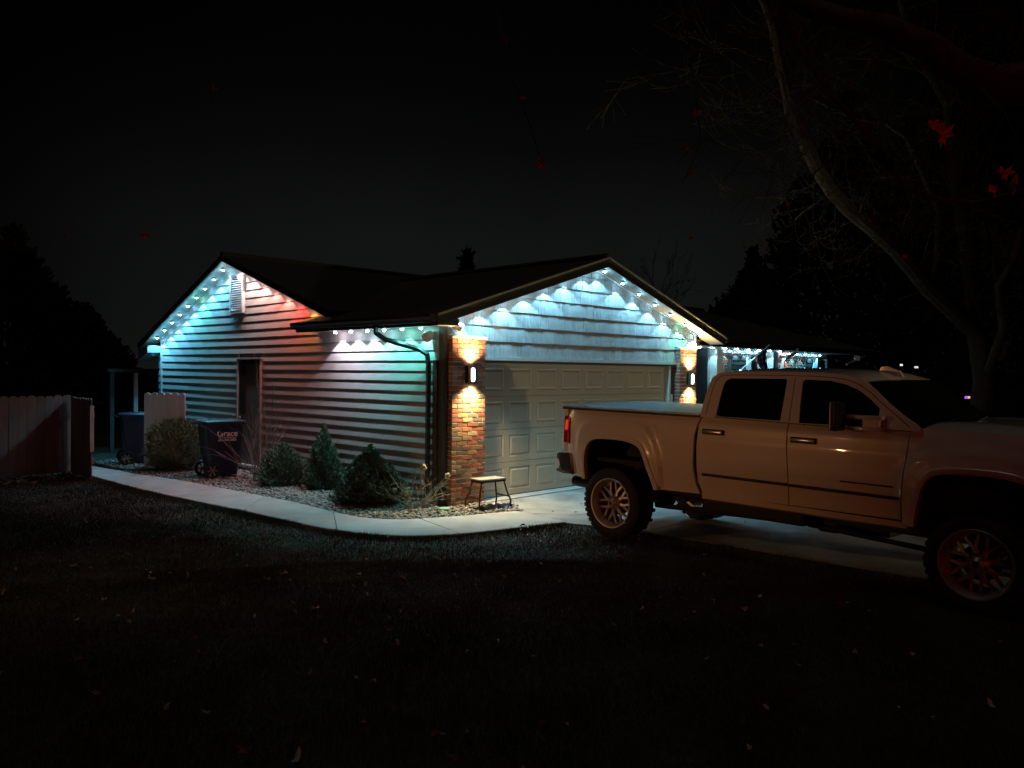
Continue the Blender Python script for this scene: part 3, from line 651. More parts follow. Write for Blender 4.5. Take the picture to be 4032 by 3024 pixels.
# ------------------------------------------------------------------ wall sconces
def sconce(x, z, label):
    t = thing('wall_sconce', label, 'wall lamp', (x, -.125, z), 0, 'up and down sconces on the brick pillars')
    bm_('bbox', -.10, .10, -.025, .0, -.125, .125, b=.004).obj('back_plate', M['blackmetal'], t)
    m = MB(); n = 14; prof = [(math.cos(PI+PI*k/n)*.085+.015, -.02+math.sin(PI+PI*k/n)*.09) for k in range(n+1)]
    for za, zb in ((-.118, .118),):
        vs = [(a, b, zz) for zz in (za, zb) for a, b in prof]; fs = [(i, i+1, n+2+i, n+1+i) for i in range(n) if not (3 <= i <= 5)]
        m.add(vs, fs)
    m.obj('shade', M['bronze'], t, smooth=True)
    m = MB(); pr = [(a*.97, b*.95) for a, b in prof[2:8]]; nn = len(pr)
    m.add([(a, b, -.10*(1-((i-nn/2+.5)/nn*1.7)**2)) for i, (a, b) in enumerate(pr)] + [(a, b, .10*(1-((i-nn/2+.5)/nn*1.7)**2)) for i, (a, b) in enumerate(pr)], [(i, i+1, nn+i+1, nn+i) for i in range(nn-1)])
    m.obj('diffuser', emis('sconce_diffuser', (1, .93, .82), 9), t, smooth=True)
    for s in (1, -1):
        m = MB(); m.lathe([(0, s*.10), (.045, s*.10)], n=16, o=(.015, -.06, 0)); m.obj('lens', emis('sconce_lens', (1, .8, .5), 8), t)
        o = lamp('bulb', 'SPOT', t, (.0, -.105, s*.13), 270, (1, .73, .34), spot_size=R(128), spot_blend=1.0, shadow_soft_size=.03)
        if s > 0: o.rotation_euler = (PI, 0, 0)
    return t
sconce(.425, 1.915, 'lit black sconce on the left brick pillar'); sconce(6.32, 1.86, 'lit black sconce on the right brick pillar')
# security floodlight heads either side of the corner
def head(loc, rot, label):
    t = thing('flood_light', label, 'security light', loc, 0, 'white flood heads at the garage corner')
    Rm = Matrix.Rotation(rot[2], 4, 'Z') @ Matrix.Rotation(rot[1], 4, 'Y')
    m = MB(); m.lathe([(0, -.005), (.075, -.005), (.073, -.05), (.06, -.12), (.04, -.15), (0, -.155)], n=20, axis='X'); o = m.obj('lamp_head', M['white'], t, smooth=True); o.rotation_euler = rot
    m = MB(); m.lathe([(.0, .002), (.07, .002), (.076, -.005)], n=20, axis='X'); o = m.obj('lens', M['clear'], t, smooth=True); o.rotation_euler = rot
    return t
t = head((-.17, .17, 2.44), (0, R(28), R(205)), 'white flood head on the siding side of the garage corner'); bm_('tube', [(0.05, -.02, .03), (.13, -.03, .09), (.15, 0, .05)], .014, 8).obj('arm', M['white'], t, smooth=True)
t = head((.22, -.16, 2.56), (0, R(30), R(-40)), 'white flood head on the shake side of the garage corner'); bm_('tube', [(-.05, .03, .0), (-.09, .08, .04), (-.09, .13, .03)], .014, 8).obj('arm', M['white'], t, smooth=True)
t = head((14.9, -.1, 2.42), (0, R(20), R(-60)), 'white flood head at the far end of the porch eave'); t['group'] = 'white flood heads'

# ------------------------------------------------------------------ stool by the pillar
st = thing('step_stool', 'small metal stool with a worn wooden top by the left brick pillar', 'stool', (.45, -.50, .01), R(-6))
bm_('bbox', -.235, .235, -.13, .13, .405, .425, b=.005).obj('seat', M['stooltop'], st)
m = MB(); m.box(-.225, .225, -.122, -.107, .375, .404); m.box(-.225, .225, .107, .122, .375, .404); m.box(-.225, -.21, -.107, .107, .375, .404); m.box(.21, .225, -.107, .107, .375, .404); m.obj('apron', M['stoolleg'], st)
for sx_ in (-1, 1):
    for sy_ in (-1, 1): bm_('tube', [(sx_*.20, sy_*.10, .40), (sx_*.245, sy_*.13, .22), (sx_*.285, sy_*.165, .10), (sx_*.275, sy_*.17, .0)], .0125, 8).obj('leg', M['stoolleg'], st, smooth=True)
for sx_ in (-1, 1): bm_('tube', [(sx_*.262, -.147, .16), (sx_*.262, .147, .16)], .011, 8).obj('stretcher', M['stoolleg'], st, smooth=True)
tr = MB(); random.seed(9); g = 9
tr.add([(i/g*.44-.22, j/g*.3-.15, .03+.018*math.sin(i*1.3+j)*math.cos(j*1.7)) for j in range(g+1) for i in range(g+1)], [(j*(g+1)+i, j*(g+1)+i+1, (j+1)*(g+1)+i+1, (j+1)*(g+1)+i) for j in range(g) for i in range(g)])
o = tr.obj('plastic_sheet', M['tarp'], smooth=True, loc=(.62, -.62, .0)); o.rotation_euler = (0, 0, .2); tag(o, 'crumpled dark plastic sheet under the stool legs', 'plastic sheet')
p = gp(1750, 2013); m = MB(); m.lathe([(0, .02), (.075, .02), (.085, .008), (.08, 0), (0, 0)], n=20); tag(m.obj('garden_disc', M['lime'], smooth=True, loc=(p.x, p.y, .03)), 'flat pale green disc lying on the river rock near the corner', 'disc')
p = gp(1686, 1985); m = MB(); m.bbox(-.07, .07, -.012, .012, 0, .10, b=.004); o = m.obj('garden_marker', M['lime'], loc=(p.x, p.y, .02)); o.rotation_euler = (-.3, 0, -.7); tag(o, 'small pale green plaque standing behind the dried hydrangea', 'garden marker')

# ------------------------------------------------------------------ wheeled bins
def bin_(loc, rz, label, writing):
    t = thing('wheeled_bin', label, 'bin', loc, rz, 'navy wheeled bins')
    # local: +x = back (handle, wheels), y depth, z up
    m = MB(); secs = [(.06, -.24, .20, .23), (.18, -.25, .24, .245), (.55, -.285, .30, .27), (.95, -.325, .33, .295), (1.0, -.34, .345, .305)]
    n = 4; vs = []; 
    def ring(z, xa, xb, w, r=.05):
        out = []
        for cx, cy, a0 in ((xb-r, w-r, 0), (xa+r, w-r, PI/2), (xa+r, -w+r, PI), (xb-r, -w+r, 1.5*PI)):
            for k in range(4): a = a0+PI/2*k/3; out.append((cx+r*math.cos(a), cy+r*math.sin(a), z))
        return out
    for s in secs: vs += ring(*s)
    q = 16; fs = [(i*q+k, i*q+(k+1) % q, (i+1)*q+(k+1) % q, (i+1)*q+k) for i in range(len(secs)-1) for k in range(q)]+[tuple(range(q))[::-1], tuple(range((len(secs)-1)*q, len(secs)*q))]
    m.add(vs, fs); m.obj('body', M['bin'], t, smooth=True)
    m = MB(); vs = ring(.965, -.36, .36, .325)+ring(1.0, -.365, .365, .33)+ring(1.0, -.335, .335, .30)+ring(.965, -.335, .335, .30); m.add(vs, [(i*q+k, i*q+(k+1) % q, ((i+1) % 4)*q+(k+1) % q, ((i+1) % 4)*q+k) for i in range(4) for k in range(q)]); m.obj('rim', M['bin'], t, smooth=True)
    m = MB(); vs = ring(1.003, -.37, .365, .335)+ring(1.025, -.37, .365, .335)+ring(1.05, -.30, .30, .27, .08)+ring(1.055, -.1, .15, .12, .06); m.add(vs, [(i*q+k, i*q+(k+1) % q, (i+1)*q+(k+1) % q, (i+1)*q+k) for i in range(3) for k in range(q)]+[tuple(range(q))[::-1], tuple(range(3*q, 4*q))]); m.obj('lid', M['bin'], t, smooth=True)
    m = MB(); m.bbox(-.12, .22, -.035, -.015, 1.05, 1.066, b=.004); m.bbox(-.12, .22, .015, .035, 1.05, 1.066, b=.004); m.obj('lid_rib', M['bin'], t)
    m = MB(); m.tube([(.35, -.24, .97), (.43, -.24, .99), (.445, 0, .995), (.43, .24, .99), (.35, .24, .97)], .016, 8); m.obj('handle', M['bin'], t, smooth=True)
    for s in (-1, 1):
        w = MB(); w.lathe([(.10, -.028), (.14, -.028), (.148, -.015), (.148, .015), (.14, .028), (.10, .028), (.10, -.028)], n=28, axis='Y', o=(.23, s*.275, .15)); wo = w.obj('wheel', M['black'], t, smooth=True)
        h = MB(); h.lathe([(0, -.034), (.025, -.034), (.03, -.02), (.03, .02), (.025, .034), (0, .034)], n=14, axis='Y', o=(.23, s*.275, .15)); h.obj('hub', M['wheelgrey'], wo, smooth=True)
        for k in range(6):
            T = Matrix.Translation((.23, s*.275, .15)) @ Matrix.Rotation(2*PI*k/6, 4, 'Y'); h = MB(); h.prism([(.02, -.012, -.010), (.1, -.012, -.022), (.1, -.012, .022), (.02, -.012, .010)], (0, .024, 0), T); h.obj('spoke', M['wheelgrey'], wo)
    bm_('tube', [(.23, -.27, .15), (.23, .27, .15)], .012, 8).obj('axle', M['blackmetal'], t)
    return t
def text(s, size, mt, parent, loc, rot, name='lettering', bold=.004):
    c = bpy.data.curves.new(name, 'FONT'); c.body = s; c.size = size; c.extrude = .0012; c.offset = bold; c.align_x = 'CENTER'; c.align_y = 'CENTER'
    o = bpy.data.objects.new(name, c); COL.objects.link(o); bpy.context.view_layer.update()
    me = bpy.data.meshes.new_from_object(o.evaluated_get(bpy.context.evaluated_depsgraph_get())); bpy.data.objects.remove(o); me.materials.clear(); me.materials.append(mt)
    o = link(name, me, parent, loc, rot); return o
b1 = bin_((-.80, 5.22, .0), R(172), 'navy wheeled bin printed Grace beside the leafless shrub and side door', True)
# side facing the camera is local +y after the turn of about 180 degrees
tilt = R(-4)
def decal(o, x, z):   # stand on the sloping side wall
    w = .245+(z-.18)/.77*.05
    o.location = (x, w+.004, z); o.rotation_euler = (PI/2-.062, 0, PI)
decal(text('Grace', .15, M['decal'], b1, (0, 0, 0), (0, 0, 0), bold=.002), -.03, .805)
decal(text('616-780-2000', .056, M['decalred'], b1, (0, 0, 0), (0, 0, 0), bold=.0015), -.03, .69)
m = MB(); m.box(-.16, .16, -.002, .002, -.004, .004); o = m.obj('underline', M['decal'], b1); decal(o, -.03, .733); o.rotation_euler = (-.062, 0, 0)
bin_((-1.1, 8.25, .0), R(165), 'navy wheeled bin standing behind the tan gate panel', False)

# ------------------------------------------------------------------ fence, gate leaf, gate panel
def picket_mesh(w, h, t=.016):
    m = MB(); n = 7; top = [(w/2*math.cos(PI*k/n), h-.045+.045*math.sin(PI*k/n)) for k in range(n+1)]
    m.prism([(-w/2, 0, 0), (w/2, 0, 0)]+[(a, 0, b) for a, b in top], (0, t, 0)); return m
def fence_run(name, a, b, h, label, cat, z0=.03, mt='fence'):
    a = Vector((*a, 0)); b = Vector((*b, 0)); d = b-a; Ln = d.length; t = thing(name, label, cat, a, math.atan2(d.y, d.x))
    w = .14; n = max(1, round(Ln/(w+.004))); w = Ln/n-.004; me = picket_mesh(w, h).mesh('picket', M[mt])
    random.seed(int(h*100)+n)
    for k in range(n): link('picket', me, t, (k*(w+.004)+w/2, random.uniform(-.003, .003), z0+random.uniform(-.008, .008)), (0, 0, random.uniform(-.012, .012)))
    for z in (.28, h-.30): bm_('box', 0, Ln, .018, .056, z, z+.085).obj('rail', M['fence'], t)
    return t
t = fence_run('board_fence', (-8.2, 7.55), (-2.62, 7.42), 1.42, 'dim reddish board fence with scalloped pickets at the left edge', 'fence')
for x in (.1, 2.4, 5.5): bm_('box', x, x+.09, .06, .15, 0, 1.45).obj('post', M['fence'], t)
t = fence_run('gate_leaf', (-2.64, 7.38), (-2.66, 6.25), 1.40, 'dark gate leaf swung open at the right end of the left fence', 'gate')
bm_('box', 1.13, 1.17, -.03, .035, .5, 1.30).obj('latch_stile', M['trim'], t)
t = fence_run('wooden_gate', (-1.33, 7.36), (-.83, 6.64), 1.46, 'tan six board gate panel between the round shrub and the siding', 'gate', mt='fencepale')
bm_('box', -.02, .07, .06, .15, 0, 1.3).obj('post', M['fence'], t)
# patio frame behind
t = thing('patio_frame', 'dark patio screen frame with pale posts behind the bins', 'pergola', (0, 11.05, 0))
for x, mt in ((-.66, 'trimdark'), (-.12, 'trim'), (.35, 'trimdark')): bm_('box', x, x+.09, 0, .09, 0, 1.85).obj('post', M[mt], t)
bm_('box', -.72, .9, -.01, .1, 1.86, 1.95).obj('beam', M['trimdark'], t)

# ------------------------------------------------------------------ shrubs
def foliage(name, c, rx, ry, h, n, mt, ls, conic=.0, up_=.5, seed=1, parent=None, curl=False, squash=0):
    r = np.random.default_rng(seed); V = []; F = []; k = 0
    cl = r.normal(size=(60, 3)); cl /= np.linalg.norm(cl, axis=1)[:, None]
    while k < n:
        z = r.random(); ang = r.uniform(0, 2*PI)
        prof = math.sqrt(max(0, 1-(2*z-1)**2)) if conic == 0 else (min(1, z*3.2+.55))*(1-z**1.7)**(conic*1.5)
        lump = 1+.20*math.sin(ang*3+seed)*math.cos(z*7+seed)+.15*math.sin(ang*5+z*13)+.10*math.sin(ang*11-z*17)
        rr = (.35+.65*r.random()**.35)*prof*lump
        p = np.array([math.cos(ang)*rx*rr, math.sin(ang)*ry*rr, z*h*(1+.06*math.sin(ang*2+seed))])
        d = np.array([p[0]/rx, p[1]/ry, (z-.3)*1.2*(1-up_)+up_+.15])+r.normal(0, .38, 3); d /= np.linalg.norm(d)
        s = ls*r.uniform(.6, 1.5); side = np.cross(d, r.normal(size=3)); side /= np.linalg.norm(side)+1e-6
        if curl:
            q = p.copy(); dd = d.copy(); prev = None; bend = np.cross(dd, side)*r.uniform(-.9, .9)
            pts_ = []
            for j in range(5): pts_ += [q-side*s*.11*(1-j/5), q+side*s*.11*(1-j/5)]; q = q+dd*s*.4; dd = dd+bend*.45; dd /= np.linalg.norm(dd)
            b0 = len(V)*0; V.append(np.array(pts_)); F.append(np.array([[2*j, 2*j+1, 2*j+3, 2*j+2] for j in range(4)])+10*k)
        else:
            V.append(np.array([p-side*s*.22, p+side*s*.22, p+d*s+side*s*.12, p+d*s-side*s*.12])); F.append(np.array([[0, 1, 2, 3]])+4*k)
        k += 1
    o = fast(name, np.concatenate(V), np.concatenate(F), mt, parent); o.location = (0, 0, 0); return o
def shrub(name, label, loc, rx, ry, h, n, mt, ls, conic, up_, seed, curl=False):
    t = thing(name, label, 'shrub', loc); 
    f = foliage('foliage', None, rx, ry, h, n, M[mt], ls, conic, up_, seed, t, curl); f['kind'] = 'stuff'
    random.seed(seed); m = MB()
    for k in range(9): a = random.uniform(0, 6.28); m.tube([(0, 0, 0), (math.cos(a)*rx*.3, math.sin(a)*ry*.3, h*.35), (math.cos(a)*rx*.55, math.sin(a)*ry*.55, h*.7)], [.014, .009, .004], 5)
    # inner mass of dark twigs keeps the crown from being see-through
    m.obj('stem', M['twig'], t); return t
shrub('juniper_shrub', 'round olive juniper bush in front of the tan gate panel', (-1.0, 6.62, .0), .55, .5, .92, 9000, 'juni', .055, 0, .3, 3, True)
shrub('arborvitae', 'low rounded evergreen nearest the side door', (-.55, 3.45, 0), .42, .38, .66, 9500, 'cedar', .040, .40, .7, 4)
shrub('arborvitae', 'tall narrow cone evergreen between two lower ones', (-.30, 2.60, 0), .30, .28, 1.00, 9000, 'cedar', .040, .60, .8, 5)
shrub('arborvitae', 'widest dark evergreen nearest the garage corner', (-.62, .88, 0), .50, .44, .80, 13000, 'cedar', .042, .48, .7, 6)
def branching(m, p, d, ln, r, depth, spread=.5, up_=.15, seg=3, rs=None, minr=.0012, kids=(2, 3), ends=None):
    rs = rs or random; pts = [Vector(p)]; dd = Vector(d).normalized()
    for k in range(seg):
        dd = (dd+Vector((rs.gauss(0, .16), rs.gauss(0, .16), rs.gauss(0, .16)+up_*.3))).normalized(); pts.append(pts[-1]+dd*ln/seg)
    m.tube(pts, [max(minr, r*(1-.45*k/seg)) for k in range(seg+1)], 5 if r < .03 else 8, cap=False)
    if depth <= 0:
        if ends is not None: ends.append((pts[-1], dd))
        return
    for k in range(rs.randint(*kids)):
        b = pts[rs.randint(1, seg)]; nd = (dd+Vector((rs.gauss(0, spread), rs.gauss(0, spread), rs.gauss(0, spread)+up_))).normalized()
        branching(m, b, nd, ln*rs.uniform(.55, .85), r*.55, depth-1, spread, up_, seg, rs, minr, kids, ends)
t = thing('leafless_shrub', 'tall leafless multi stem shrub in front of the side door', 'shrub', (-.55, 4.35, 0)); rs = random.Random(4); 
for k in range(11):
    m = MB(); a = rs.uniform(0, 6.28); branching(m, (math.cos(a)*.04, math.sin(a)*.04, 0), (math.cos(a)*.30, math.sin(a)*.30, 1), rs.uniform(.7, 1.15), .009, 2, .28, .35, 4, rs, .0022); m.obj('stem', M['twig'], t)
for k in range(3):
    m = MB(); branching(m, (0, 0, .1), (-.5-.2*k, .5, .6), .8, .008, 1, .3, .05, 4, rs, .0022); m.obj('stem', M['twig'], t)
t = thing('dried_hydrangea', 'dead hydrangea with bent twigs and two dry flower heads by the corner', 'shrub', (-.40, .10, 0)); rs = random.Random(8); ends = []
for k in range(16):
    m = MB(); a = rs.uniform(0, 6.28); branching(m, (math.cos(a)*.05, math.sin(a)*.05, 0), (math.cos(a)*.8, math.sin(a)*.8, .8), rs.uniform(.3, .48), .007, 2, .5, .1, 3, rs, .002, ends=ends); m.obj('stem', M['drytwig'], t)
def bloom(p, s, par):
    m = MB()
    for k in range(46):
        d = Vector((rs.gauss(0, 1), rs.gauss(0, 1), rs.gauss(0, 1))).normalized(); q = Vector(p)+d*s*rs.uniform(.5, 1); a = d.orthogonal().normalized()*s*.3; b = d.cross(a).normalized()*s*.3
        m.add([q-a-b, q+a-b, q+a+b+d*s*.1, q-a+b], [(0, 1, 2, 3)])
    m.obj('flower_head', M['bloom'], par)
hl = Vector((-.40, .10, 0))
def onpl(u, v, depth): return at(u, v, depth)-hl
d0 = (hl-CAM).dot(fw)
for u, v, s, dd in ((1668, 1842, .055, -.05), (1762, 1874, .045, -.25), (1608, 1945, .05, -.1), (1555, 1930, .035, 0)):
    q = onpl(u, v, d0+dd); m = MB(); m.tube([(0, 0, .02), q*.5+Vector((.03, 0, .05)), q], [.006, .004, .003], 5); m.obj('stem', M['drytwig'], t); bloom(q, s, t)
# small stones and dry tufts at the foot of the leafless shrub
random.seed(2)
for k in range(6):
    m = MB(); a = bmesh.new(); bmesh.ops.create_icosphere(a, subdivisions=2, radius=.05)
    for v in a.verts: v.co *= random.uniform(.85, 1.1)
    m.add([v.co.copy() for v in a.verts], [[v.index for v in f.verts] for f in a.faces]); a.free()
    o = m.obj('white_stone', M['white'], smooth=True, loc=(-.22+random.uniform(-.05, .05), 4.35+k*.16, .05)); o.scale = (1, 1.1, .8); tag(o, 'rounded white stone in the row at the foot of the side door', 'stone', 'white stones under the side door')

# ------------------------------------------------------------------ pickup truck
HX, HY = -.025, -3.053; TH = math.atan2(-.99917, -.03988)
GZ = .43
truck = thing('pickup_truck', 'lifted white crew cab pickup on deep dish alloy wheels in the driveway', 'truck', (HX, HY, 0), TH)
truck.rotation_euler = (0, R(.45), TH)
WY = 2.12                                                       # far wheel plane
def dseg(px, pz, poly):                                         # distance to an open polyline
    best = 9
    for (ax, az), (bx, bz) in zip(poly, poly[1:]):
        vx, vz = bx-ax, bz-az; t = max(0, min(1, ((px-ax)*vx+(pz-az)*vz)/(vx*vx+vz*vz))); best = min(best, math.hypot(px-ax-vx*t, pz-az-vz*t))
    return best
def sstep(a, b, x): t = max(0, min(1, (x-a)/(b-a))); return t*t*(3-2*t)
def curve(p, n=40): return resample(smooth_line(p, 2), n)
ARCH_R = curve([(-.43, .235), (-.445, .37), (-.425, .55), (-.375, .67), (-.29, .735), (-.10, .748), (.08, .75), (.27, .735), (.40, .69), (.46, .58), (.52, .40), (.60, .222)], 44)
ARCH_F = curve([(3.39, .23), (3.405, .36), (3.43, .48), (3.47, .62), (3.54, .70), (3.66, .73), (3.92, .74), (4.16, .73), (4.30, .67), (4.37, .56), (4.42, .40), (4.44, .25)], 44)
BLI_R = curve([(-.62, .50), (-.60, .75), (-.50, .93), (-.2, 1.0), (.1, 1.0), (.35, .98), (.50, .90), (.60, .75), (.66, .55)], 30)
BLI_F = curve([(3.24, .45), (3.27, .70), (3.36, .86), (3.6, .94), (3.95, .95), (4.3, .92), (4.52, .8)], 30)
def ybody(x, z):
    y = .055
    y += .05*sstep(.97, 1.12, z) + .035*sstep(.62, .24, z)       # rolls in at shoulder and at sill
    y -= .008*math.exp(-((z-.47)/.02)**2) if 1.22 < x < 3.26 else 0
    y += .012*sstep(.86, .90, z)
    for arch, bli in ((ARCH_R, BLI_R), (ARCH_F, BLI_F)):
        if abs(x-(arch[0][0]+arch[-1][0])/2) < 1.1:
            inb = inside(x, z, bli+[(bli[-1][0], .1), (bli[0][0], .1)]); db = dseg(x, z, bli)
            y -= .032*(sstep(-.035, .035, db if inb else -db))
            d = dseg(x, z, arch); y -= .016*sstep(.075, .055, d); 
    if x < -.40: y += .15*((-.40-x)/.5)**2.2
    if x > 4.3: y += .25*((x-4.3)/.6)**2
    return y
def ytop(x, z): return .07+(z-1.08)*.29 + .02*sstep(1.49, 1.6, z)
def panel(name, outline, holes, yf, mt, thick=.03, grid=.045, parent=truck, bnd=.03, far=True, label=None):
    def dens(p, closed=True):
        q = []; pts = p+[p[0]]
        for a, b in zip(pts, pts[1:]):
            n = max(1, int(math.dist(a, b)/bnd)); q += [(a[0]+(b[0]-a[0])*i/n, a[1]+(b[1]-a[1])*i/n) for i in range(n)]
        return q
    loops = [dens(outline)]+[dens(h) for h in holes]; co = []; edges = []
    for lp in loops:
        o = len(co); co += lp; edges += [(o+i, o+(i+1) % len(lp)) for i in range(len(lp))]
    xs = [p[0] for p in outline]; zs_ = [p[1] for p in outline]
    x = min(xs)+grid/2
    while x < max(xs):
        z = min(zs_)+grid/2
        while z < max(zs_):
            if inside(x, z, outline) and not any(inside(x, z, h) for h in holes) and all(dseg(x, z, l+[l[0]]) > grid*.4 for l in loops): co.append((x, z))
            z += grid
        x += grid
    vo, _, fo, *_r = delaunay_2d_cdt([Vector(c) for c in co], edges, [], 0, 1e-5)
    fc = []
    for f in fo:
        cx = sum(vo[i].x for i in f)/3; cz = sum(vo[i].y for i in f)/3
        if inside(cx, cz, outline) and not any(inside(cx, cz, h) for h in holes): fc.append(tuple(f))
    for sgn in ((1, -1) if far else (1,)):
        Y = lambda y: y if sgn == 1 else WY-y
        m = MB(); m.add([(v.x, Y(yf(v.x, v.y)), v.y+GZ) for v in vo], fc)
        me_rim = MB()
        for lp in loops:
            n = len(lp); vs = [(a, Y(yf(a, b)), b+GZ) for a, b in lp]+[(a, Y(yf(a, b)+thick), b+GZ) for a, b in lp]; m.add(vs, [(i, (i+1) % n, n+(i+1) % n, n+i) for i in range(n)])
        me = bpy.data.meshes.new(name); me.from_pydata(m.v, [], m.f); me.materials.append(mt)
        if sgn == 1:
            bmm = bmesh.new(); bmm.from_mesh(me)
            for f in bmm.faces:
                f.normal_update()
            bmm.to_mesh(me); bmm.free()
        me.polygons.foreach_set('use_smooth', [True]*len(me.polygons)); me.set_sharp_from_angle(angle=R(35)); me.update()
        o = link(name, me, parent)
        if label and sgn == 1: o['label'] = label
P = M['paint']
# bed side
TL = [(-.893, .985), (-.80, .962), (-.777, .925), (-.772, .70), (-.775, .632), (-.91, .632)]
bed_o = [(-.86, 1.075), (-.875, 1.02), (-.885, .99)]+[(-.80, .962), (-.777, .925), (-.775, .632), (-.905, .632)]+[(-.90, .52), (-.80, .50), (-.735, .30), (-.72, .275), (-.60, .255), (-.45, .235)]+ARCH_R+[(.70, .232), (1.10, .243), (1.165, .245), (1.11, .36), (1.085, .55), (1.10, .90), (1.135, 1.0), (1.155, 1.075)]
panel('bed_side', bed_o, [], ybody, P)
# flare lip round the rear arch
def lip(arch, nm):
    for Y0 in (1, -1):
        m = MB(); prof = [(0, 0), (.0, -.012), (.012, -.016), (.05, -.014), (.058, 0)]
        cx = (arch[0][0]+arch[-1][0])/2; vs = []
        for i, (x, z) in enumerate(arch):
            a = arch[max(i-1, 0)]; b = arch[min(i+1, len(arch)-1)]; t = Vector((b[0]-a[0], b[1]-a[1])).normalized(); nn = Vector((-t.y, t.x))
            if nn.dot(Vector((x-cx, z-.2))) < 0: nn = -nn
            for o_, yy in prof:
                X, Z = x+nn.x*o_, z+nn.y*o_; yv = ybody(x, z)+yy+.004; vs.append((X, yv if Y0 == 1 else WY-yv, Z+GZ))
        k = len(prof); m.add(vs, [(i*k+j, i*k+j+1, (i+1)*k+j+1, (i+1)*k+j) for i in range(len(arch)-1) for j in range(k-1)]); m.obj(nm, P, truck, smooth=True)
        # inner well
        m = MB(); vs = []
        for x, z in arch:
            yv = ybody(x, z)
            for d in (0, .06, .35, .55): vs.append((x, (yv+d) if Y0 == 1 else WY-yv-d, z+GZ))
        m.add(vs, [(i*4+j, i*4+j+1, i*4+j+5, i*4+j+4) for i in range(len(arch)-1) for j in range(3)])
        x0, x1 = arch[0][0], arch[-1][0]; yy = .62 if Y0 == 1 else WY-.62
        m.prism([(x, yy, z+GZ) for x, z in arch]+[(x1, yy, .62), (x0, yy, .62)], (0, .02, 0)); m.obj('wheel_well', M['under'], truck, smooth=True)
        m = MB(); vs = []
        for x, z in arch:
            yv = ybody(x, z)+.002
            for d in (0, .05): vs.append((x+(.003 if x < cx else -.003), (yv+d) if Y0 == 1 else WY-yv-d, z+GZ-.004))
        m.add(vs, [(i*2, i*2+1, i*2+3, i*2+2) for i in range(len(arch)-1)]); m.obj('arch_lining', P, truck, smooth=True)
lip(ARCH_R, 'arch_flare'); lip(ARCH_F, 'arch_flare')
# cab: rear door, front door, fender lower skins
g = .006
rd = [(1.175, 1.075), (1.15, .98), (1.135, .75), (1.14, .5), (1.16, .36), (1.205, .25), (1.5, .250), (2.19, .262), (2.19, .5), (2.165, .9), (2.165, 1.075)]
panel('rear_door', rd, [], ybody, P)
fd = [(2.165+g*2, 1.068), (2.165+g*2, .9), (2.19+g*2, .5), (2.19+g*2, .262), (2.8, .268), (3.27, .27), (3.272, .46), (3.31, .90), (3.325, 1.06), (2.9, 1.064)]
panel('front_door', fd, [], ybody, P)
fen = [(3.33, 1.068), (3.32, .90), (3.285, .46), (3.285, .27), (3.33, .235)]+ARCH_F+[(4.50, .25), (4.62, .30), (4.75, .42), (4.80, .62), (4.80, .95), (4.72, 1.02), (4.2, 1.075), (3.75, 1.095), (3.45, 1.10)]
panel('front_fender', fen, [], ybody, P)
# rocker
for s in (1, -1):
    m = MB(); yy = [(.095, .255), (.10, .20), (.16, .175), (.16, .25)]
    vs = [(x, y if s == 1 else WY-y, z+GZ) for x in (1.19, 3.31) for y, z in yy]; m.add(vs, [(j, (j+1) % 4, 4+(j+1) % 4, 4+j) for j in range(4)]+[(0, 1, 2, 3), (7, 6, 5, 4)]); m.obj('rocker_panel', P, truck, smooth=True)
    ys = lambda y0, y1: (y0, y1) if s == 1 else (WY-y1, WY-y0)
    a, b = ys(.022, .06); m = MB(); m.bbox(1.225, 2.185, a, b, GZ+.452, GZ+.480, b=.008); m.obj('side_moulding', M['seam'], truck)
    m = MB(); m.bbox(2.21, 3.262, a, b, GZ+.450, GZ+.478, b=.008); m.obj('side_moulding', M['seam'], truck)
    m = MB(); m.bbox(2.72, 3.2, a+.022*(s == 1), b-.022*(s != 1), GZ+.553, GZ+.567, b=.004); m.obj('badge_strip', M['seam'], truck)
    for x0, x1, z in ((1.215, 1.46, .925), (2.225, 2.47, .912)):
        a, b = ys(.015, .045); m = MB(); m.bbox(x0, x1, a, b, GZ+z-.017, GZ+z+.017, b=.013); m.obj('door_handle', M['chrome'], truck, smooth=True)
        a, b = ys(.044, .062); m = MB(); m.bbox(x0-.01, x1+.01, a, b, GZ+z-.03, GZ+z+.028, b=.01); m.obj('handle_recess', M['seam'], truck)
# greenhouse sides with real window openings
W1 = [(1.40, 1.12), (1.405, 1.19), (1.425, 1.35), (1.44, 1.43), (1.465, 1.475), (1.50, 1.492), (2.04, 1.50), (2.094, 1.495), (2.096, 1.46), (2.096, 1.35), (2.096, 1.092), (1.45, 1.095)]
W1 = [(1.355, 1.10), (1.358, 1.16), (1.37, 1.32), (1.385, 1.43), (1.41, 1.475), (1.46, 1.495), (2.05, 1.503), (2.092, 1.50), (2.097, 1.46), (2.093, 1.087), (1.42, 1.092)]
W2 = [(2.29, 1.078), (2.275, 1.25), (2.262, 1.47), (2.285, 1.500), (2.54, 1.494), (2.70, 1.462), (2.83, 1.412), (2.94, 1.340), (3.022, 1.272), (3.045, 1.25), (3.043, 1.08)]
gh = [(1.165, 1.078), (1.172, 1.18), (1.183, 1.30), (1.205, 1.43), (1.235, 1.505), (1.29, 1.548), (1.42, 1.566), (1.92, 1.575), (2.41, 1.573), (2.66, 1.558), (2.83, 1.518), (2.95, 1.442), (3.10, 1.315), (3.25, 1.205), (3.36, 1.135), (3.43, 1.085), (3.40, 1.07), (2.9, 1.07)]
panel('cab_side', gh, [W1, W2], ytop, P, thick=.035)
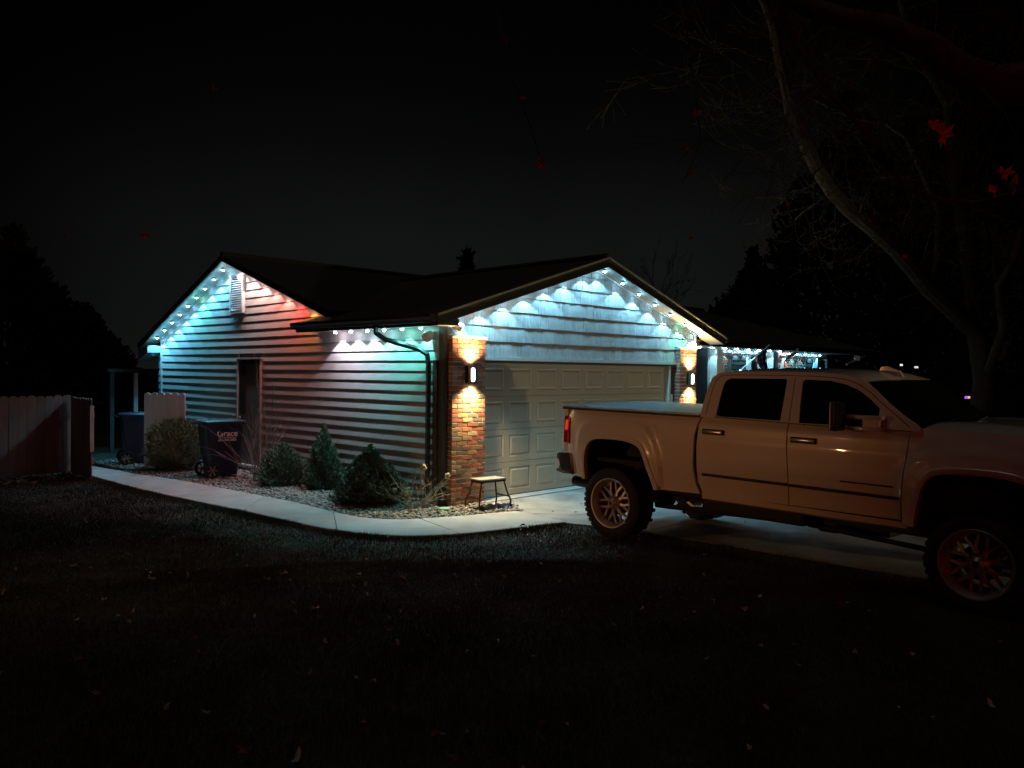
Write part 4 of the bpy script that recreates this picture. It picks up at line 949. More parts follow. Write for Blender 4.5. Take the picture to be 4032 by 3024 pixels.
def inset(poly, d): 
    cx = sum(p[0] for p in poly)/len(poly); cz = sum(p[1] for p in poly)/len(poly); return [(cx+(x-cx)*(1+d/abs(x-cx) if abs(x-cx) > .05 else 1), cz+(z-cz)*(1+d/abs(z-cz) if abs(z-cz) > .03 else 1)) for x, z in poly]
for wp in (W1, W2): panel('side_window', inset(wp, .008), [], lambda x, z: ytop(x, z)+.016, M['glass'], thick=.005, grid=.1)
# door shut line in the greenhouse (dark line along door frame) and the B pillar seam
for s in (1, -1):
    for line in ([(2.185, 1.08), (2.182, 1.3), (2.178, 1.52)], [(2.18, 1.535), (2.42, 1.535), (2.66, 1.518), (2.80, 1.48), (2.93, 1.405), (3.08, 1.283), (3.23, 1.175), (3.33, 1.10)], [(1.23, 1.10), (1.245, 1.3), (1.27, 1.44), (1.31, 1.515), (1.42, 1.533), (2.17, 1.537)]):
        m = MB(); m.tube([(x, (ytop(x, z)+.0005) if s == 1 else WY-ytop(x, z)-.0005, z+GZ) for x, z in resample(smooth_line(line, 1), 24)], .0038, 4); m.obj('door_seam', M['seam'], truck)
    m = MB(); yv = .077 if s == 1 else WY-.077
    m.tube([(1.34, yv, GZ+1.083), (2.11, yv, GZ+1.073), (2.28, yv, GZ+1.068), (3.06, yv, GZ+1.062)], .010, 6); m.obj('belt_moulding', M['chrome'], truck, smooth=True)
# roof
def roofline(x): return float(np.interp(x, [p[0] for p in gh[5:12]], [p[1] for p in gh[5:12]]))
m = MB(); vs = []; xs = list(np.linspace(1.29, 2.93, 18)); nu = 21
for x in xs:
    z = roofline(x); y0 = ytop(x, z)
    for j in range(nu):
        u = j/(nu-1); y = y0+(WY-2*y0)*u; cr_ = 1-abs(2*u-1)**3.2; vs.append((x, y, GZ+z+.045*cr_*(1 if 1.5 < x < 2.8 else .75)))
m.add(vs, [(i*nu+j, i*nu+j+1, (i+1)*nu+j+1, (i+1)*nu+j) for i in range(len(xs)-1) for j in range(nu-1)]); m.obj('roof', P, truck, smooth=True)
# back of cab with rear window
m = MB(); prof = gh[0:6]; vs = []
for x, z in prof:
    y0 = ytop(x, z)
    for j in range(nu): u = j/(nu-1); vs.append((x-.03*(1-abs(2*u-1)**3), y0+(WY-2*y0)*u, GZ+z+(.045*.75*(1-abs(2*u-1)**3.2) if (x, z) == prof[-1] else 0)))
m.add(vs, [(i*nu+j, i*nu+j+1, (i+1)*nu+j+1, (i+1)*nu+j) for i in range(len(prof)-1) for j in range(nu-1)]); m.obj('cab_back', P, truck, smooth=True)
bm_('bbox', 1.15, 1.17, .36, WY-.36, GZ+1.14, GZ+1.44, b=.006).obj('rear_window', M['glass'], truck)
bm_('box', 1.19, 1.24, .12, WY-.12, GZ+.2, GZ+1.09).obj('cab_back', P, truck)
# windshield between the A pillars, cowl, hood
m = MB(); wl = [(2.95, 1.442), (3.10, 1.315), (3.25, 1.205), (3.36, 1.135)]; wl = [(2.90, 1.480)]+wl; vs = []
for x, z in wl:
    y0 = ytop(x, z)+.03
    for j in range(nu): u = j/(nu-1); b_ = 1-abs(2*u-1)**2.2; vs.append((x+.20*b_, y0+(WY-2*y0)*u, GZ+z+.012+.022*b_))
m.add(vs, [(i*nu+j, i*nu+j+1, (i+1)*nu+j+1, (i+1)*nu+j) for i in range(len(wl)-1) for j in range(nu-1)]); m.obj('windshield', M['glass'], truck, smooth=True)
m = MB(); vs = []; hx = [(2.93, 1.49), (2.90, 1.53), (2.82, 1.56)]
hs = [(3.40, 1.105), (3.6, 1.125), (3.9, 1.125), (4.2, 1.11), (4.5, 1.07), (4.7, 1.0), (4.78, .94)]; vs = []
for x, z in hs:
    for j in range(nu): u = j/(nu-1); b_ = 1-abs(2*u-1)**6; c_ = abs(2*u-1); vs.append((x+.05*(1-c_**2)*(x > 4.4), .115+(WY-.23)*u+0, GZ+z-.035+.055*b_+.02*math.exp(-((c_-.72)/.1)**2)))
m.add(vs, [(i*nu+j, i*nu+j+1, (i+1)*nu+j+1, (i+1)*nu+j) for i in range(len(hs)-1) for j in range(nu-1)]); m.obj('hood', P, truck, smooth=True)
bm_('box', 3.28, 3.42, .14, WY-.14, GZ+1.04, GZ+1.10).obj('cowl', M['black'], truck)
m = MB()
for y in (.55, 1.3): m.tube([(3.44, y, GZ+1.12), (3.40, y+.5, GZ+1.16), (3.42, y+.58, GZ+1.15)], .008, 5)
m.obj('wiper', M['black'], truck)
# front end
bm_('bbox', 4.74, 4.82, .30, WY-.30, GZ+.48, GZ+.98, b=.02).obj('grille', M['chrome'], truck)
for k in range(4): bm_('box', 4.815, 4.83, .42, WY-.42, GZ+.55+k*.1, GZ+.60+k*.1).obj('grille_bar', M['black'], truck)
bm_('bbox', 4.70, 4.92, .08, WY-.08, GZ+.20, GZ+.46, b=.05).obj('front_bumper', M['chrome'], truck, smooth=True)
for y0, y1 in ((.13, .42), (WY-.42, WY-.13)): bm_('bbox', 4.62, 4.80, y0, y1, GZ+.66, GZ+.96, b=.03).obj('headlight', M['clear'], truck, smooth=True)
# roof marker / clearance scoop at the windshield head
m = MB(); m.prism([(2.66, 1.0, GZ+1.59), (2.90, 1.0, GZ+1.54), (2.86, 1.0, GZ+1.60), (2.74, 1.0, GZ+1.645), (2.69, 1.0, GZ+1.64)], (0, .05, 0)); m.obj('roof_fin', P, truck)
# bed: front wall, tailgate, cover, rails
m = MB(); m.bbox(-.93, -.87, .18, WY-.18, GZ+.50, GZ+1.07, b=.015); m.obj('tailgate', P, truck); 
m = MB(); m.bbox(-.945, -.93, .8, WY-.8, GZ+.78, GZ+.86, b=.006); m.obj('tailgate_handle', M['chrome'], truck)
bm_('box', -.86, 1.13, .20, WY-.20, GZ+.45, GZ+.5).obj('bed_floor', M['under'], truck)
bm_('box', 1.10, 1.13, .12, WY-.12, GZ+.3, GZ+1.06).obj('bed_front', P, truck)
for s in (1, -1):
    a, b = (.075, .16) if s == 1 else (WY-.16, WY-.075)
    bm_('bbox', -.86, 1.145, a, b, GZ+1.066, GZ+1.085, b=.006).obj('bed_rail_cap', M['chrome'] if s == 0 else M['black'], truck)
    a, b = (.085, .13) if s == 1 else (WY-.13, WY-.085)
    bm_('bbox', -.85, 1.145, a, b, GZ+1.088, GZ+1.105, b=.005).obj('cover_rail', M['rim'], truck)
m = MB(); nx, ny = 14, 15; vs = []
for i in range(nx):
    x = -.875+i/(nx-1)*2.02
    for j in range(ny):
        u = j/(ny-1); vs.append((x, .10+(WY-.20)*u, GZ+1.108+.05*(1-abs(2*u-1)**2.5)*(1-.5*abs(2*i/(nx-1)-1)**6)+.003*math.sin(x*9+u*5)))
m.add(vs, [(i*ny+j, i*ny+j+1, (i+1)*ny+j+1, (i+1)*ny+j) for i in range(nx-1) for j in range(ny-1)]); m.box(-.875, 1.145, .10, WY-.10, GZ+1.07, GZ+1.1075); m.obj('bed_cover', M['cover'], truck, smooth=True)
# tail lights
for s in (1, -1):
    m = MB(); n = 10
    def ty(x, z): return ybody(x, z)-.006
    co = [(-.885, .975), (-.80, .958), (-.780, .92), (-.779, .64), (-.905, .640)]
    q = []
    for a, b in zip(co, co[1:]+co[:1]): q += [(a[0]+(b[0]-a[0])*i/6, a[1]+(b[1]-a[1])*i/6) for i in range(6)]
    Y = lambda y: y if s == 1 else WY-y
    cx, cz = -.84, .80
    vs = [(x, Y(ty(x, z)+.03), z+GZ) for x, z in q]+[(x, Y(ty(x, z)), z+GZ) for x, z in q]+[(cx+(x-cx)*.72, Y(ty(x, z)-.014), cz+(z-cz)*.9+GZ) for x, z in q]+[(cx, Y(ty(cx, cz)-.016), cz+GZ)]
    k = len(q); fs = [(r*k+i, r*k+(i+1) % k, (r+1)*k+(i+1) % k, (r+1)*k+i) for r in range(2) for i in range(k)]+[(2*k+i, 2*k+(i+1) % k, 3*k) for i in range(k)]
    m.add(vs, fs); m.prism([(-.925, Y(.17), GZ+.64), (-.910, Y(.17), GZ+.975), (-.86, Y(.17), GZ+.975), (-.86, Y(.17), GZ+.64)], (0, .09*s, 0)); tl = m.obj('tail_light', M['taillens'], truck, smooth=True)
    m = MB(); m.add([(-.874+.02*c, Y(ty(-.86, zz)-.0175+.004*abs(c)), GZ+zz) for zz in (.80, .93) for c in (-1, 0, 1)], [(0, 1, 4, 3), (1, 2, 5, 4)]); m.obj('painted_glint', M['tailglint'], tl)  # glowing patch stands in for a reflection on the unlit lens
# fuel door
m = MB(); m.tube([(.565+.085*math.cos(a)*(.9), ybody(.5, .86)-.001, GZ+.86+.09*math.sin(a)) for a in [2*PI*k/20 for k in range(21)]], .0013, 4, cap=False); m.obj('fuel_door_seam', M['seam'], truck)
# rear bumper, exhaust
m = MB()
pf = [(-.75, .52), (-.98, .515), (-1.02, .49), (-1.02, .44), (-.99, .42), (-.97, .36), (-.985, .315), (-1.03, .30), (-1.02, .275), (-.90, .255), (-.72, .26)]
for y0, y1, sh in ((.10, .20, .05), (.20, WY-.20, 0), (WY-.20, WY-.10, .05)): m.prism([(x+sh*(x < -.8), y0, z+GZ) for x, z in pf], (0, y1-y0, 0))
m.obj('rear_bumper', M['chrome'], truck, smooth=True)
m = MB(); m.prism([(-.76, .085, GZ+.52), (-.93, .09, GZ+.51), (-.91, .09, GZ+.42), (-.88, .09, GZ+.30), (-.68, .085, GZ+.255), (-.72, .08, GZ+.30)], (0, .03, 0)); m.obj('bumper_end_cap', M['black'], truck)
m = MB(); m.bbox(-1.03, -.93, .5, WY-.5, GZ+.28, GZ+.31, b=.01); m.obj('bumper_step', M['black'], truck)
m = MB(); e = [(.062, 0), (.068, 0), (.068, .42), (.062, .42)]; m.lathe([(.056, .4), (.056, .0), (.066, .0), (.066, .4)], n=24, axis='X', o=(0, 0, 0)); o = m.obj('exhaust_tip', M['blackmetal'], truck, smooth=True); o.location = (-.76, .22, GZ+.165); o.rotation_euler = (0, R(2), 0)
bm_('tube', [(-.38, .22, GZ+.15), (0.2, .45, GZ+.18), (1.4, .6, GZ+.10), (3.0, .75, GZ+.08)], .045, 10).obj('exhaust_pipe', M['under'], truck, smooth=True)
# mirrors
for s in (1, -1):
    Y = lambda a, b: (a, b) if s == 1 else (WY-b, WY-a)
    a, b = Y(-.22, -.02); m = MB(); m.bbox(2.745, 2.80, a, b, GZ+1.04, GZ+1.305, b=.02); mi = m.obj('mirror', M['black'], truck, smooth=True)
    a, b = Y(-.215, -.025); m = MB(); m.bbox(2.725, 2.745, a, b, GZ+1.04, GZ+1.305, b=.008); m.obj('mirror_glass', M['rim'], mi)
    a, b = Y(-.12, .10); m = MB(); m.bbox(2.80, 3.12, a+.09*(s == 1), b-.09*(s != 1), GZ+1.045, GZ+1.085, b=.012); m.bbox(2.80, 3.12, a+.09*(s == 1), b-.09*(s != 1), GZ+1.15, GZ+1.19, b=.012); m.obj('mirror_arm', P, mi, smooth=True)
    a, b = Y(-.225, -.03); m = MB(); m.bbox(2.95, 3.10, a+.19*(s == 1), b-.19*(s != 1)+.05*(s == 1), GZ+1.075, GZ+1.16, b=.01); m.obj('mirror_mount', P, mi)
# chassis
ch = MB()
for y in (.55, WY-.62): ch.box(-.9, 4.6, y, y+.08, GZ+.06, GZ+.22)
for x in (-.75, .6, 1.3, 2.2, 3.3): ch.box(x, x+.1, .5, WY-.5, GZ+.08, GZ+.2)
ch.bbox(1.05, 2.25, .30, .62, GZ+.02, GZ+.20, b=.04); ch.bbox(2.27, 2.48, .55, .8, GZ-.045, GZ+.2, b=.03); ch.bbox(2.0, 2.9, .8, 1.3, GZ-.06, GZ+.2, b=.05); ch.tube([(0, .2, GZ), (0, WY-.2, GZ)], .055, 12); ch.tube([(3.9, .25, GZ-.02), (3.9, WY-.25, GZ-.02)], .05, 12)
a = bmesh.new(); bmesh.ops.create_uvsphere(a, u_segments=14, v_segments=10, radius=.17); ch.add([v.co+Vector((0, 1.06, GZ)) for v in a.verts], [[v.index for v in f.verts] for f in a.faces]); ch.add([v.co+Vector((3.9, .85, GZ)) for v in a.verts], [[v.index for v in f.verts] for f in a.faces]); a.free()
ch.tube([(0.1, 1.05, GZ+.02), (2.2, 1.05, GZ+.08)], .045, 10)
for y in (.52, WY-.55): ch.box(-.6, .7, y, y+.06, GZ+.05, GZ+.11); ch.tube([(-.1, y+.1, GZ+.05), (-.2, y+.2, GZ+.45)], .035, 8); ch.tube([(.35, y-.1, GZ-.02), (2.1, y-.02, GZ+.03)], .028, 8)
ch.box(.2, 4.5, .30, WY-.30, GZ+.20, GZ+.26); ch.box(3.0, 4.7, .35, WY-.35, GZ+.2, GZ+.6)
ch.tube([(2.2, .5, GZ+.02), (3.85, .35, GZ-.03)], .025, 8)
ch.obj('chassis', M['under'], truck)
m = MB(); m.box(1.22, 3.3, .13, WY-.13, GZ+.9, GZ+1.0); m.obj('interior', M['under'], truck)
# wheels: built once facing -y, copied
TR, RR, TW = .418, .296, .31
def tyre_mesh():
    m = MB(); pf = [(RR-.005, .02), (RR+.004, .0), (RR+.03, -.008), (RR+.065, -.012), (TR-.035, -.004), (TR-.012, .018), (TR-.010, .05), (TR-.010, TW-.05), (TR-.012, TW-.018), (TR-.035, TW+.004), (RR+.03, TW+.008), (RR-.01, TW-.01)]
    m.lathe(pf, n=72, axis='Y')
    n = 40
    for k in range(n):
        for row, (y0, y1, off) in enumerate(((.006, .055, 0), (.065, .12, .5), (.128, .182, 0), (.19, .245, .5), (.255, TW-.006, 0))):
            a0 = 2*PI*(k+off)/n; a1 = a0+2*PI/n*.66; sk = .02*(1 if k % 2 else -1)*(row in (0, 4))
            vs = []
            for a in (a0, a1):
                for y in (y0, y1+(-sk if row == 4 else 0)):
                    for r in (TR-.014, TR-.003): vs.append((r*math.cos(a), y, r*math.sin(a)))
            m.add(vs, [(0, 1, 3, 2), (4, 6, 7, 5), (0, 4, 5, 1), (2, 3, 7, 6), (1, 5, 7, 3)])
        a0 = 2*PI*(k+.1)/n; a1 = a0+2*PI/n*.5; r0, r1 = TR-.055, TR-.012; vs = [(r*math.cos(a), y, r*math.sin(a)) for a in (a0, a1) for r, y in ((r0, -.004), (r0+.004, -.011), (r1-.004, .004), (r1-.014, .012))]
        m.add(vs, [(0, 1, 2, 3), (7, 6, 5, 4), (0, 4, 5, 1), (1, 5, 6, 2), (2, 6, 7, 3)])
    return m.mesh('tyre', M['tyre'], True)
def rim_mesh():
    m = MB(); m.lathe([(RR-.002, .004), (RR, -.004), (RR-.004, -.010), (RR-.018, -.008), (RR-.024, .004), (RR-.028, .02), (RR-.045, .05), (RR-.055, .10), (RR-.06, .15), (RR-.05, .20), (RR-.06, .30), (RR-.03, .31)], n=72, axis='Y'); return m.mesh('rim', M['rim'], True)
def spoke_mesh():                                               # Y shaped spoke from hub to barrel
    m = MB(); yb = .105
    def bar(r0, a0, r1, a1, w0, w1, y0, y1, d=.03):
        p0 = Vector((r0*math.cos(a0), y0, r0*math.sin(a0))); p1 = Vector((r1*math.cos(a1), y1, r1*math.sin(a1))); t = (p1-p0).normalized(); s = t.cross(Vector((0, 1, 0))).normalized(); o = Vector((0, 1, 0))
        vs = []
        for p, w in ((p0, w0), (p1, w1)): vs += [p-s*w+o*.006, p-s*w*.7, p+s*w*.7, p+s*w+o*.006, p+s*w*.8+o*d, p-s*w*.8+o*d]
        m.add(vs, [(j, (j+1) % 6, 6+(j+1) % 6, 6+j) for j in range(6)]+[(0, 1, 2, 3, 4, 5), (11, 10, 9, 8, 7, 6)])
    bar(.055, 0, .135, 0, .030, .022, .068, .080); 
    for s in (1, -1): bar(.122, s*.02, RR-.050, s*.25, .0185, .013, .078, .098, .028)
    return m.mesh('spoke', M['rim'], True)
TYM, RIM, SPM = tyre_mesh(), rim_mesh(), spoke_mesh()
def hubm():
    m = MB(); m.lathe([(0, .005), (.034, .005), (.040, .014), (.062, .035), (.085, .06), (.085, .10), (.085, .13)], n=32, axis='Y'); return m.mesh('centre_cap', M['rim'], True)
HBM = hubm(); NUT = bm_('lathe', [(0, -.012), (.009, -.012), (.011, -.008), (.011, .02)], n=6, axis='Y').mesh('lug_nut', M['chrome'])
LOGO = bm_('lathe', [(0, .000), (.024, .000), (.026, .006)], n=20, axis='Y').mesh('cap_badge', M['seam'])
DRM = bm_('lathe', [(.05, .14), (.15, .14), (.155, .15), (.155, .17)], n=32, axis='Y').mesh('brake_disc', M['under'])
def wheel(loc, flip, ph):
    w = link('wheel', TYM, truck, loc, (0, ph, PI if flip else 0)); w.name = 'wheel'
    link('rim', RIM, w); link('centre_cap', HBM, w); link('cap_badge', LOGO, w); link('brake_disc', DRM, w)
    for k in range(8): link('spoke', SPM, w, None, (0, 2*PI*k/8, 0)); a = 2*PI*(k+.5)/8; link('lug_nut', NUT, w, (.062*math.cos(a), .045, .062*math.sin(a)))
wheel((0, 0, GZ), False, .2); wheel((3.9, 0, GZ+.0), False, .5); wheel((0, WY, GZ), True, .1); wheel((3.9, WY, GZ), True, .9)

# ------------------------------------------------------------------ flag on the porch
fl = thing('porch_flag', 'American flag drooping from a tilted white pole on the porch', 'flag', (0, 0, 0))
a = at(2925, 1450, (Vector((8.85, .1, 2.1))-CAM).dot(fw)-.0); b = at(3030, 1357, (Vector((10.06, .1, 2.65))-CAM).dot(fw)-.55)
a2 = a-(b-a)*.35
bm_('tube', [a2, b], .014, 8).obj('pole', M['white'], fl)
def flagmat():
    m = mat('flag_cloth', (.5, .5, .5), .8, var=.05); t = m.node_tree; n = t.nodes; l = t.links; bs = n['Principled BSDF']
    at_ = n.new('ShaderNodeAttribute'); at_.attribute_name = 'Col'; l.new(at_.outputs['Color'], bs.inputs['Base Color']); return m
M['flag'] = flagmat()
def flag_mesh():
    m = MB(); ni, nj = 39, 26; cols = []
    d = (b-a).normalized()
    for j in range(nj+1):
        for i in range(ni+1):
            u, v = i/ni, j/nj                                   # u along fly, v along hoist (down the pole)
            top = b-d*(.03+.42*v)
            fold = .07*math.sin(u*9+v*2); p = top+Vector((.05*u+fold*.5-.10*v*u, fold+.10*math.sin(v*14)*(.4+.6*u)*.3+.05*u, -1.45*u*(1-.10*v)))
            m.v.append(tuple(p))
    fs = []; 
    for j in range(nj):
        for i in range(ni): fs.append((j*(ni+1)+i, j*(ni+1)+i+1, (j+1)*(ni+1)+i+1, (j+1)*(ni+1)+i))
    m.f = fs; m.mi = [0]*len(fs); me = bpy.data.meshes.new('cloth'); me.from_pydata(m.v, [], m.f); me.materials.append(M['flag'])
    ca = me.color_attributes.new('Col', 'FLOAT_COLOR', 'CORNER'); k = 0
    for pl in me.polygons:
        j, i = divmod(pl.index, ni)
        if i < 16 and j < 14:
            star = (i % 3 == 1 and j % 3 == 1) ; c = (.6, .6, .6, 1) if star else (.012, .02, .08, 1)
        else: c = (.35, .02, .03, 1) if (j//2) % 2 == 0 else (.6, .58, .56, 1)
        for _ in pl.loop_indices: ca.data[k].color = c; k += 1
    me.polygons.foreach_set('use_smooth', [True]*len(me.polygons)); return me
link('cloth', flag_mesh(), fl)

# ------------------------------------------------------------------ trees
def traced(m, pts, r0, r1, n=8): m.tube([Vector(p) for p in pts], list(np.linspace(r0, r1, len(pts))), n, cap=False)
def twigs_on(m, pts, count, ln, r, depth, rs, up_=.1, spread=.6, minr=.004):
    for k in range(count):
        i = rs.randint(0, len(pts)-2); t = rs.random(); p = Vector(pts[i]).lerp(Vector(pts[i+1]), t); d = (Vector(pts[i+1])-Vector(pts[i])).normalized()
        nd = (d*.5+Vector((rs.gauss(0, 1), rs.gauss(0, 1), rs.gauss(0, .8)+up_))).normalized(); branching(m, p, nd, ln*rs.uniform(.5, 1.3), r*rs.uniform(.6, 1.2), depth, spread, up_, 3, rs, minr)
big = thing('bare_tree', 'large leafless tree rising behind the hood of the truck', 'tree', (0, 0, 0)); rs = random.Random(12)
base = at(3870, 1660, 16); base.z = 0
T1 = [base, base+Vector((0, .02, 1.2)), at(3878, 1500, 16), at(3850, 1320, 16)]
m = MB(); traced(m, T1, .24, .19, 12); m.obj('trunk', M['bark'], big, smooth=True)
RC = lambda a_, b_, d: at(2600+.8439*a_, .8439*b_, d)
L1 = [T1[-1], RC(1250, 1350, 15.4), RC(1100, 1170, 14.8), RC(980, 1060, 14.3), RC(870, 970, 13.8), RC(790, 880, 13.4), RC(720, 770, 13), RC(665, 650, 12.6), RC(610, 530, 12.2), RC(590, 420, 11.9), RC(560, 300, 11.6), RC(530, 130, 11.2), RC(490, 20, 11), RC(430, -90, 10.8)]
L2 = [T1[-1], RC(1420, 1100, 16), RC(1385, 900, 15.8), RC(1370, 700, 15.6), RC(1340, 480, 15.4), RC(1250, 330, 15.2), RC(1160, 120, 15), RC(1100, -60, 15)]
L3 = [RC(1250, 1350, 15.4), RC(1290, 1200, 15), RC(1300, 980, 14.6), RC(1150, 640, 14), RC(1050, 570, 13.8), RC(900, 545, 13.5), RC(800, 500, 13.2), RC(700, 450, 13)]
L4 = [T1[-2], RC(1600, 1530, 15), RC(1575, 1330, 14.6), RC(1650, 1200, 14.2), RC(1690, 1050, 14)]
for pts_, r0, r1 in ((L1, .15, .055), (L2, .15, .06), (L3, .07, .03), (L4, .09, .04)):
    m = MB(); traced(m, pts_, r0, r1, 9); m.obj('limb', M['bark'], big, smooth=True)
m = MB(); twigs_on(m, L1[1:], 48, 1.0, .014, 3, rs); twigs_on(m, L2[1:], 30, 1.2, .015, 3, rs); twigs_on(m, L3, 34, .9, .012, 3, rs); twigs_on(m, L4[1:], 16, .9, .012, 3, rs)
o = m.obj('crown', M['bark'], big); o['kind'] = 'stuff'
# near tree: overhanging branches with a few red leaves close to the photographer
near = thing('overhanging_tree', 'near tree whose dim red branches and last leaves hang in from the top right', 'tree', (0, 0, 0))
NB = [[(3060, -40, 3.4), (3106, 0, 3.3), (3317, 76, 3.2), (3486, 110, 3.1), (3655, 194, 3.0), (3781, 287, 3.0), (3916, 338, 3.0), (4060, 321, 3.0), (4500, 400, 3.2), (5200, 900, 3.6), (5600, 1800, 4.0)],
      [(3040, -60, 4.6), (3095, 60, 4.6), (3123, 160, 4.6), (3207, 278, 4.5), (3275, 380, 4.4), (3360, 470, 4.3), (3431, 540, 4.3), (3494, 650, 4.2), (3570, 743, 4.2), (3697, 785, 4.1), (3850, 800, 4.0)]]
m = MB(); pts_ = [at(*p) for p in NB[0]]; bp_ = pts_[-1].copy(); bp_.z = 0; traced(m, pts_+[bp_], .030, .11, 10); m.obj('limb', M['barkred'], near, smooth=True)
m = MB(); pts2 = [at(*p) for p in NB[1]]; traced(m, pts2, .014, .012, 8); m.obj('limb', M['barkred'], near, smooth=True)
m = MB(); traced(m, [pts2[-1], at(4200, 700, 3.6), pts_[8]], .012, .02, 8); m.obj('limb', M['barkred'], near, smooth=True)
rs = random.Random(77); m = MB(); twigs_on(m, pts2, 26, .42, .0035, 3, rs, minr=.0012); twigs_on(m, pts_[:8], 16, .45, .0035, 2, rs, minr=.0012); o = m.obj('twigs', M['barkred'], near); o['kind'] = 'stuff'
m = MB(); tw = [at(3060, -60, 4.2), at(2600, -260, 4.3), at(2000, -160, 4.2), at(1960, 60, 4.1), at(1990, 200, 4.0), at(2025, 330, 4.0), at(2090, 500, 4.0), at(2125, 615, 4.0)]; traced(m, tw, .007, .0022, 6)
traced(m, [tw[1], at(2700, 100, 4.4), at(2740, 380, 4.4), at(2760, 560, 4.4), at(2690, 720, 4.4)], .005, .002, 6); traced(m, [at(3494, 650, 4.2), at(3490, 780, 4.15)], .004, .002, 5)
traced(m, [at(2000, -160, 4.2), at(1300, -200, 4.6), at(830, -60, 4.6), at(815, 200, 4.6), at(835, 420, 4.6)], .006, .0018, 6); m.obj('twig', M['barkred'], near)
def curled(u, v, dpt, s, seed, st=1):
    rs = random.Random(seed); m = MB(); n = 14; ring = []
    for k in range(n):
        a = 2*PI*k/n; r = s*(1 if k % 2 == 0 else .45)*rs.uniform(.8, 1.15); ring.append((r*math.cos(a), r*math.sin(a)*.8, s*.5*abs(math.sin(a+seed))+rs.uniform(-.1, .1)*s))
    m.add([(0, 0, 0)]+ring, [(0, 1+k, 1+(k+1) % n) for k in range(n)]); o = m.obj('leaf', M['leafred'], near, loc=at(u, v, dpt)); o.rotation_euler = (rs.uniform(.6, 2.2), rs.uniform(-.6, .6), rs.uniform(-1, 1)); return o
for i, (u, v, dpt, s) in enumerate(((3700, 530, 3.2, .062), (3665, 500, 3.2, .04), (3945, 690, 3.2, .045), (3975, 730, 3.2, .05), (3900, 760, 3.2, .04), (2127, 645, 4.0, .042), (2120, 660, 4.0, .032), (1982, 165, 4.1, .035), (2050, 385, 4.0, .025), (2740, 450, 4.4, .035), (2775, 590, 4.4, .03), (2700, 580, 4.4, .025), (2720, 670, 4.4, .025), (3095, 815, 4.4, .028), (2715, 935, 4.4, .022), (2925, 965, 4.4, .022), (3420, 880, 4.3, .03), (3560, 1010, 4.2, .02), (840, 350, 4.6, .03), (255, 925, 4.6, .022), (565, 930, 4.6, .03), (3000, 970, 4.4, .018))): curled(u, v, dpt, s*1.08, i)
# background trees
def bg_tree(name, label, u, v, depth, h, n, wr, seed):
    p = at(u, 1500, depth); p.z = 0; t = thing(name, label, 'tree', p); rs = random.Random(seed)
    m = MB(); m.tube([(0, 0, 0), (.1, 0, h*.3), (0, .1, h*.6)], [h*.02, h*.015, h*.008], 8); m.obj('trunk', M['bark'], t)
    f = foliage('crown', None, wr, wr, h, n, M['darkfol'], .35, .7, .4, seed, t); f['kind'] = 'stuff'; return t
bg_tree('spruce_tree', 'black spruce mass at the far left beyond the fence', 60, 0, 26, 5.8, 6000, 3.2, 31)
bg_tree('spruce_tree', 'smaller dark spruce right of the first behind the patio', 330, 0, 28, 3.6, 4000, 2.2, 32)
bg_tree('spruce_tree', 'small round tree top showing above the garage ridge valley', 1835, 0, 38, 7.0, 4000, 1.3, 33)
bg_tree('spruce_tree', 'tall dark evergreen behind the porch roof', 3330, 0, 36, 13.5, 12000, 5.0, 34)
bg_tree('spruce_tree', 'broad dark evergreen at the far right behind the truck', 3800, 0, 38, 17, 14000, 6.5, 35)
bg_tree('spruce_tree', 'tallest dark evergreen at the upper right', 4050, 0, 42, 22, 9000, 7, 37)
bg_tree('spruce_tree', 'low dark evergreen right of the garage gable', 2960, 0, 40, 7.5, 7000, 3.6, 38)
def bare(label, u, depth, h, seed):
    p = at(u, 1500, depth); p.z = 0; t = thing('bare_tree', label, 'tree', p); rs = random.Random(seed); m = MB(); branching(m, (0, 0, 0), (0, 0, 1), h*.4, h*.010, 5, .5, .3, 3, rs, .008, (3, 3)); m.obj('crown', M['bark'], t)
bare('faint leafless tree behind the right slope of the garage roof', 2560, 46, 9.5, 51)

# far lights beyond the truck
def far_light(u, v, depth, col, st, label, h=3.0, rows=1):
    p = at(u, v, depth); t = thing('yard_lamp', label, 'lamp', (p.x, p.y, 0)); bm_('tube', [(0, 0, 0), (0, 0, p.z-.05)], .03, 6).obj('post', M['blackmetal'], t)
    for k in range(rows): m = MB(); m.bbox(-.04+k*.11, .04+k*.11, -.04, .04, p.z-.035, p.z+.035, b=.01); m.obj('lamp_glass', emis('far_lamp', col[k % len(col)], st), t)
far_light(3549, 1437, 30, [(1, .95, .85)], 1.0, 'tiny white light of a distant lamp above the truck cab'); far_light(3606, 1446, 30, [(1, .95, .8)], .8, 'pair of dim distant lamps right of the tiny white one', rows=2)
far_light(3805, 1565, 24, [(.5, .15, 1), (1, .8, .2), (1, .3, .3)], .9, 'purple and yellow lights low behind the windshield', rows=3); far_light(3876, 1640, 22, [(1, .9, .8)], .35, 'tiny pale light beside the bare tree trunk')

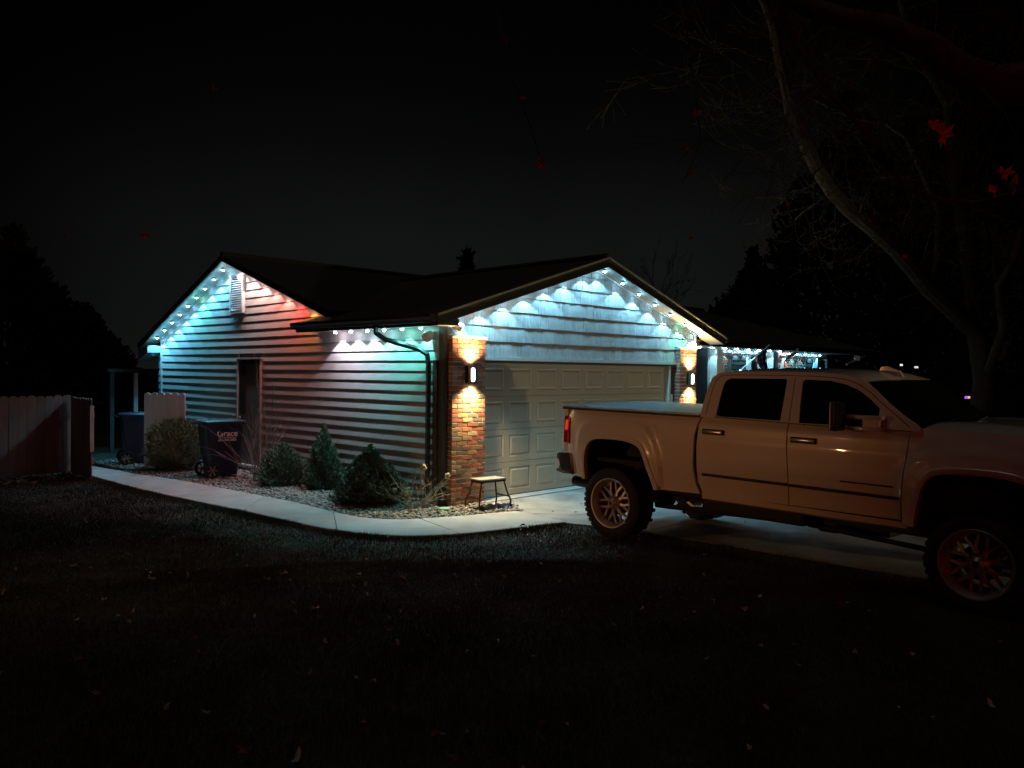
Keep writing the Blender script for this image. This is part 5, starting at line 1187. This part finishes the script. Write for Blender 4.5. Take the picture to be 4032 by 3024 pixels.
# ------------------------------------------------------------------ houses and lamps outside the frame that light the scene
nb = thing('neighbour_house', 'plain house across the lawn behind the photographer with a red lit eave', 'house', (-16, -21, 0))
bm_('box', -6, 10, -6, 0, 0, 2.7).obj('wall', M['siding'], nb)
m = MB(); m.prism([(-6.5, -6.5, 2.7), (-6.5, .5, 2.7), (-6.5, -3, 4.3)], (17, 0, 0)); m.obj('roof', M['roof'], nb)
for x in (-3, 2, 7): w = bm_('box', x-.6, x+.6, -.01, .03, 1, 2.1).obj('window', M['glass'], nb)
for k in range(6):
    m = MB(); m.lathe([(0, -.03), (.03, -.02), (.03, 0)], n=10, o=(-5+k*2.6, .3, 2.68)); m.obj('eave_led', emis('red_led', (1, .05, .03), 20), nb)
    lamp('red_led', 'POINT', nb, (-5+k*2.6, .35, 2.6), 55, (1, .06, .04), shadow_soft_size=.05)
def lantern(loc, power, col, label, soft=.07):
    h = loc[2]; t = thing('lamp_post', label, 'lamp post', (loc[0], loc[1], 0)); bm_('tube', [(0, 0, 0), (0, 0, h-.16)], .04, 8).obj('post', M['blackmetal'], t)
    m = MB(); m.lathe([(.0, h-.16), (.12, h-.16), (.12, h-.13), (0, h-.13)], n=12); m.lathe([(.16, h+.14), (.05, h+.24), (0, h+.26)], n=12)
    for k in range(4): a = PI/4+PI/2*k; m.tube([(math.cos(a)*.11, math.sin(a)*.11, h-.14), (math.cos(a)*.13, math.sin(a)*.13, h+.15)], .008, 5)
    m.obj('cage', M['blackmetal'], t); return t
def aim(o, target):
    d = Vector(target)-o.matrix_world.translation if False else Vector(target)-(Vector(o.parent.location)+o.location); o.rotation_euler = d.to_track_quat('-Z', 'Y').to_euler()
t = lantern((-14, 1.3, 2.2), 0, None, 'warm lantern post on the far side of the lawn, left of the photographer')
o = lamp('bulb', 'SPOT', t, (0, -.05, 2.2), 900, (1, .42, .15), shadow_soft_size=.07, spot_size=R(33), spot_blend=1.0); aim(o, (0, -2.45, .9))
t = lantern((3.1, -21, 1.75), 0, None, 'low warm driveway lantern across the street in front of the garage')
o = lamp('bulb', 'SPOT', t, (0, 0, 1.75), 1750, (1, .76, .40), shadow_soft_size=.12, spot_size=R(30), spot_blend=.5); aim(o, (3.6, 0, 1.8))
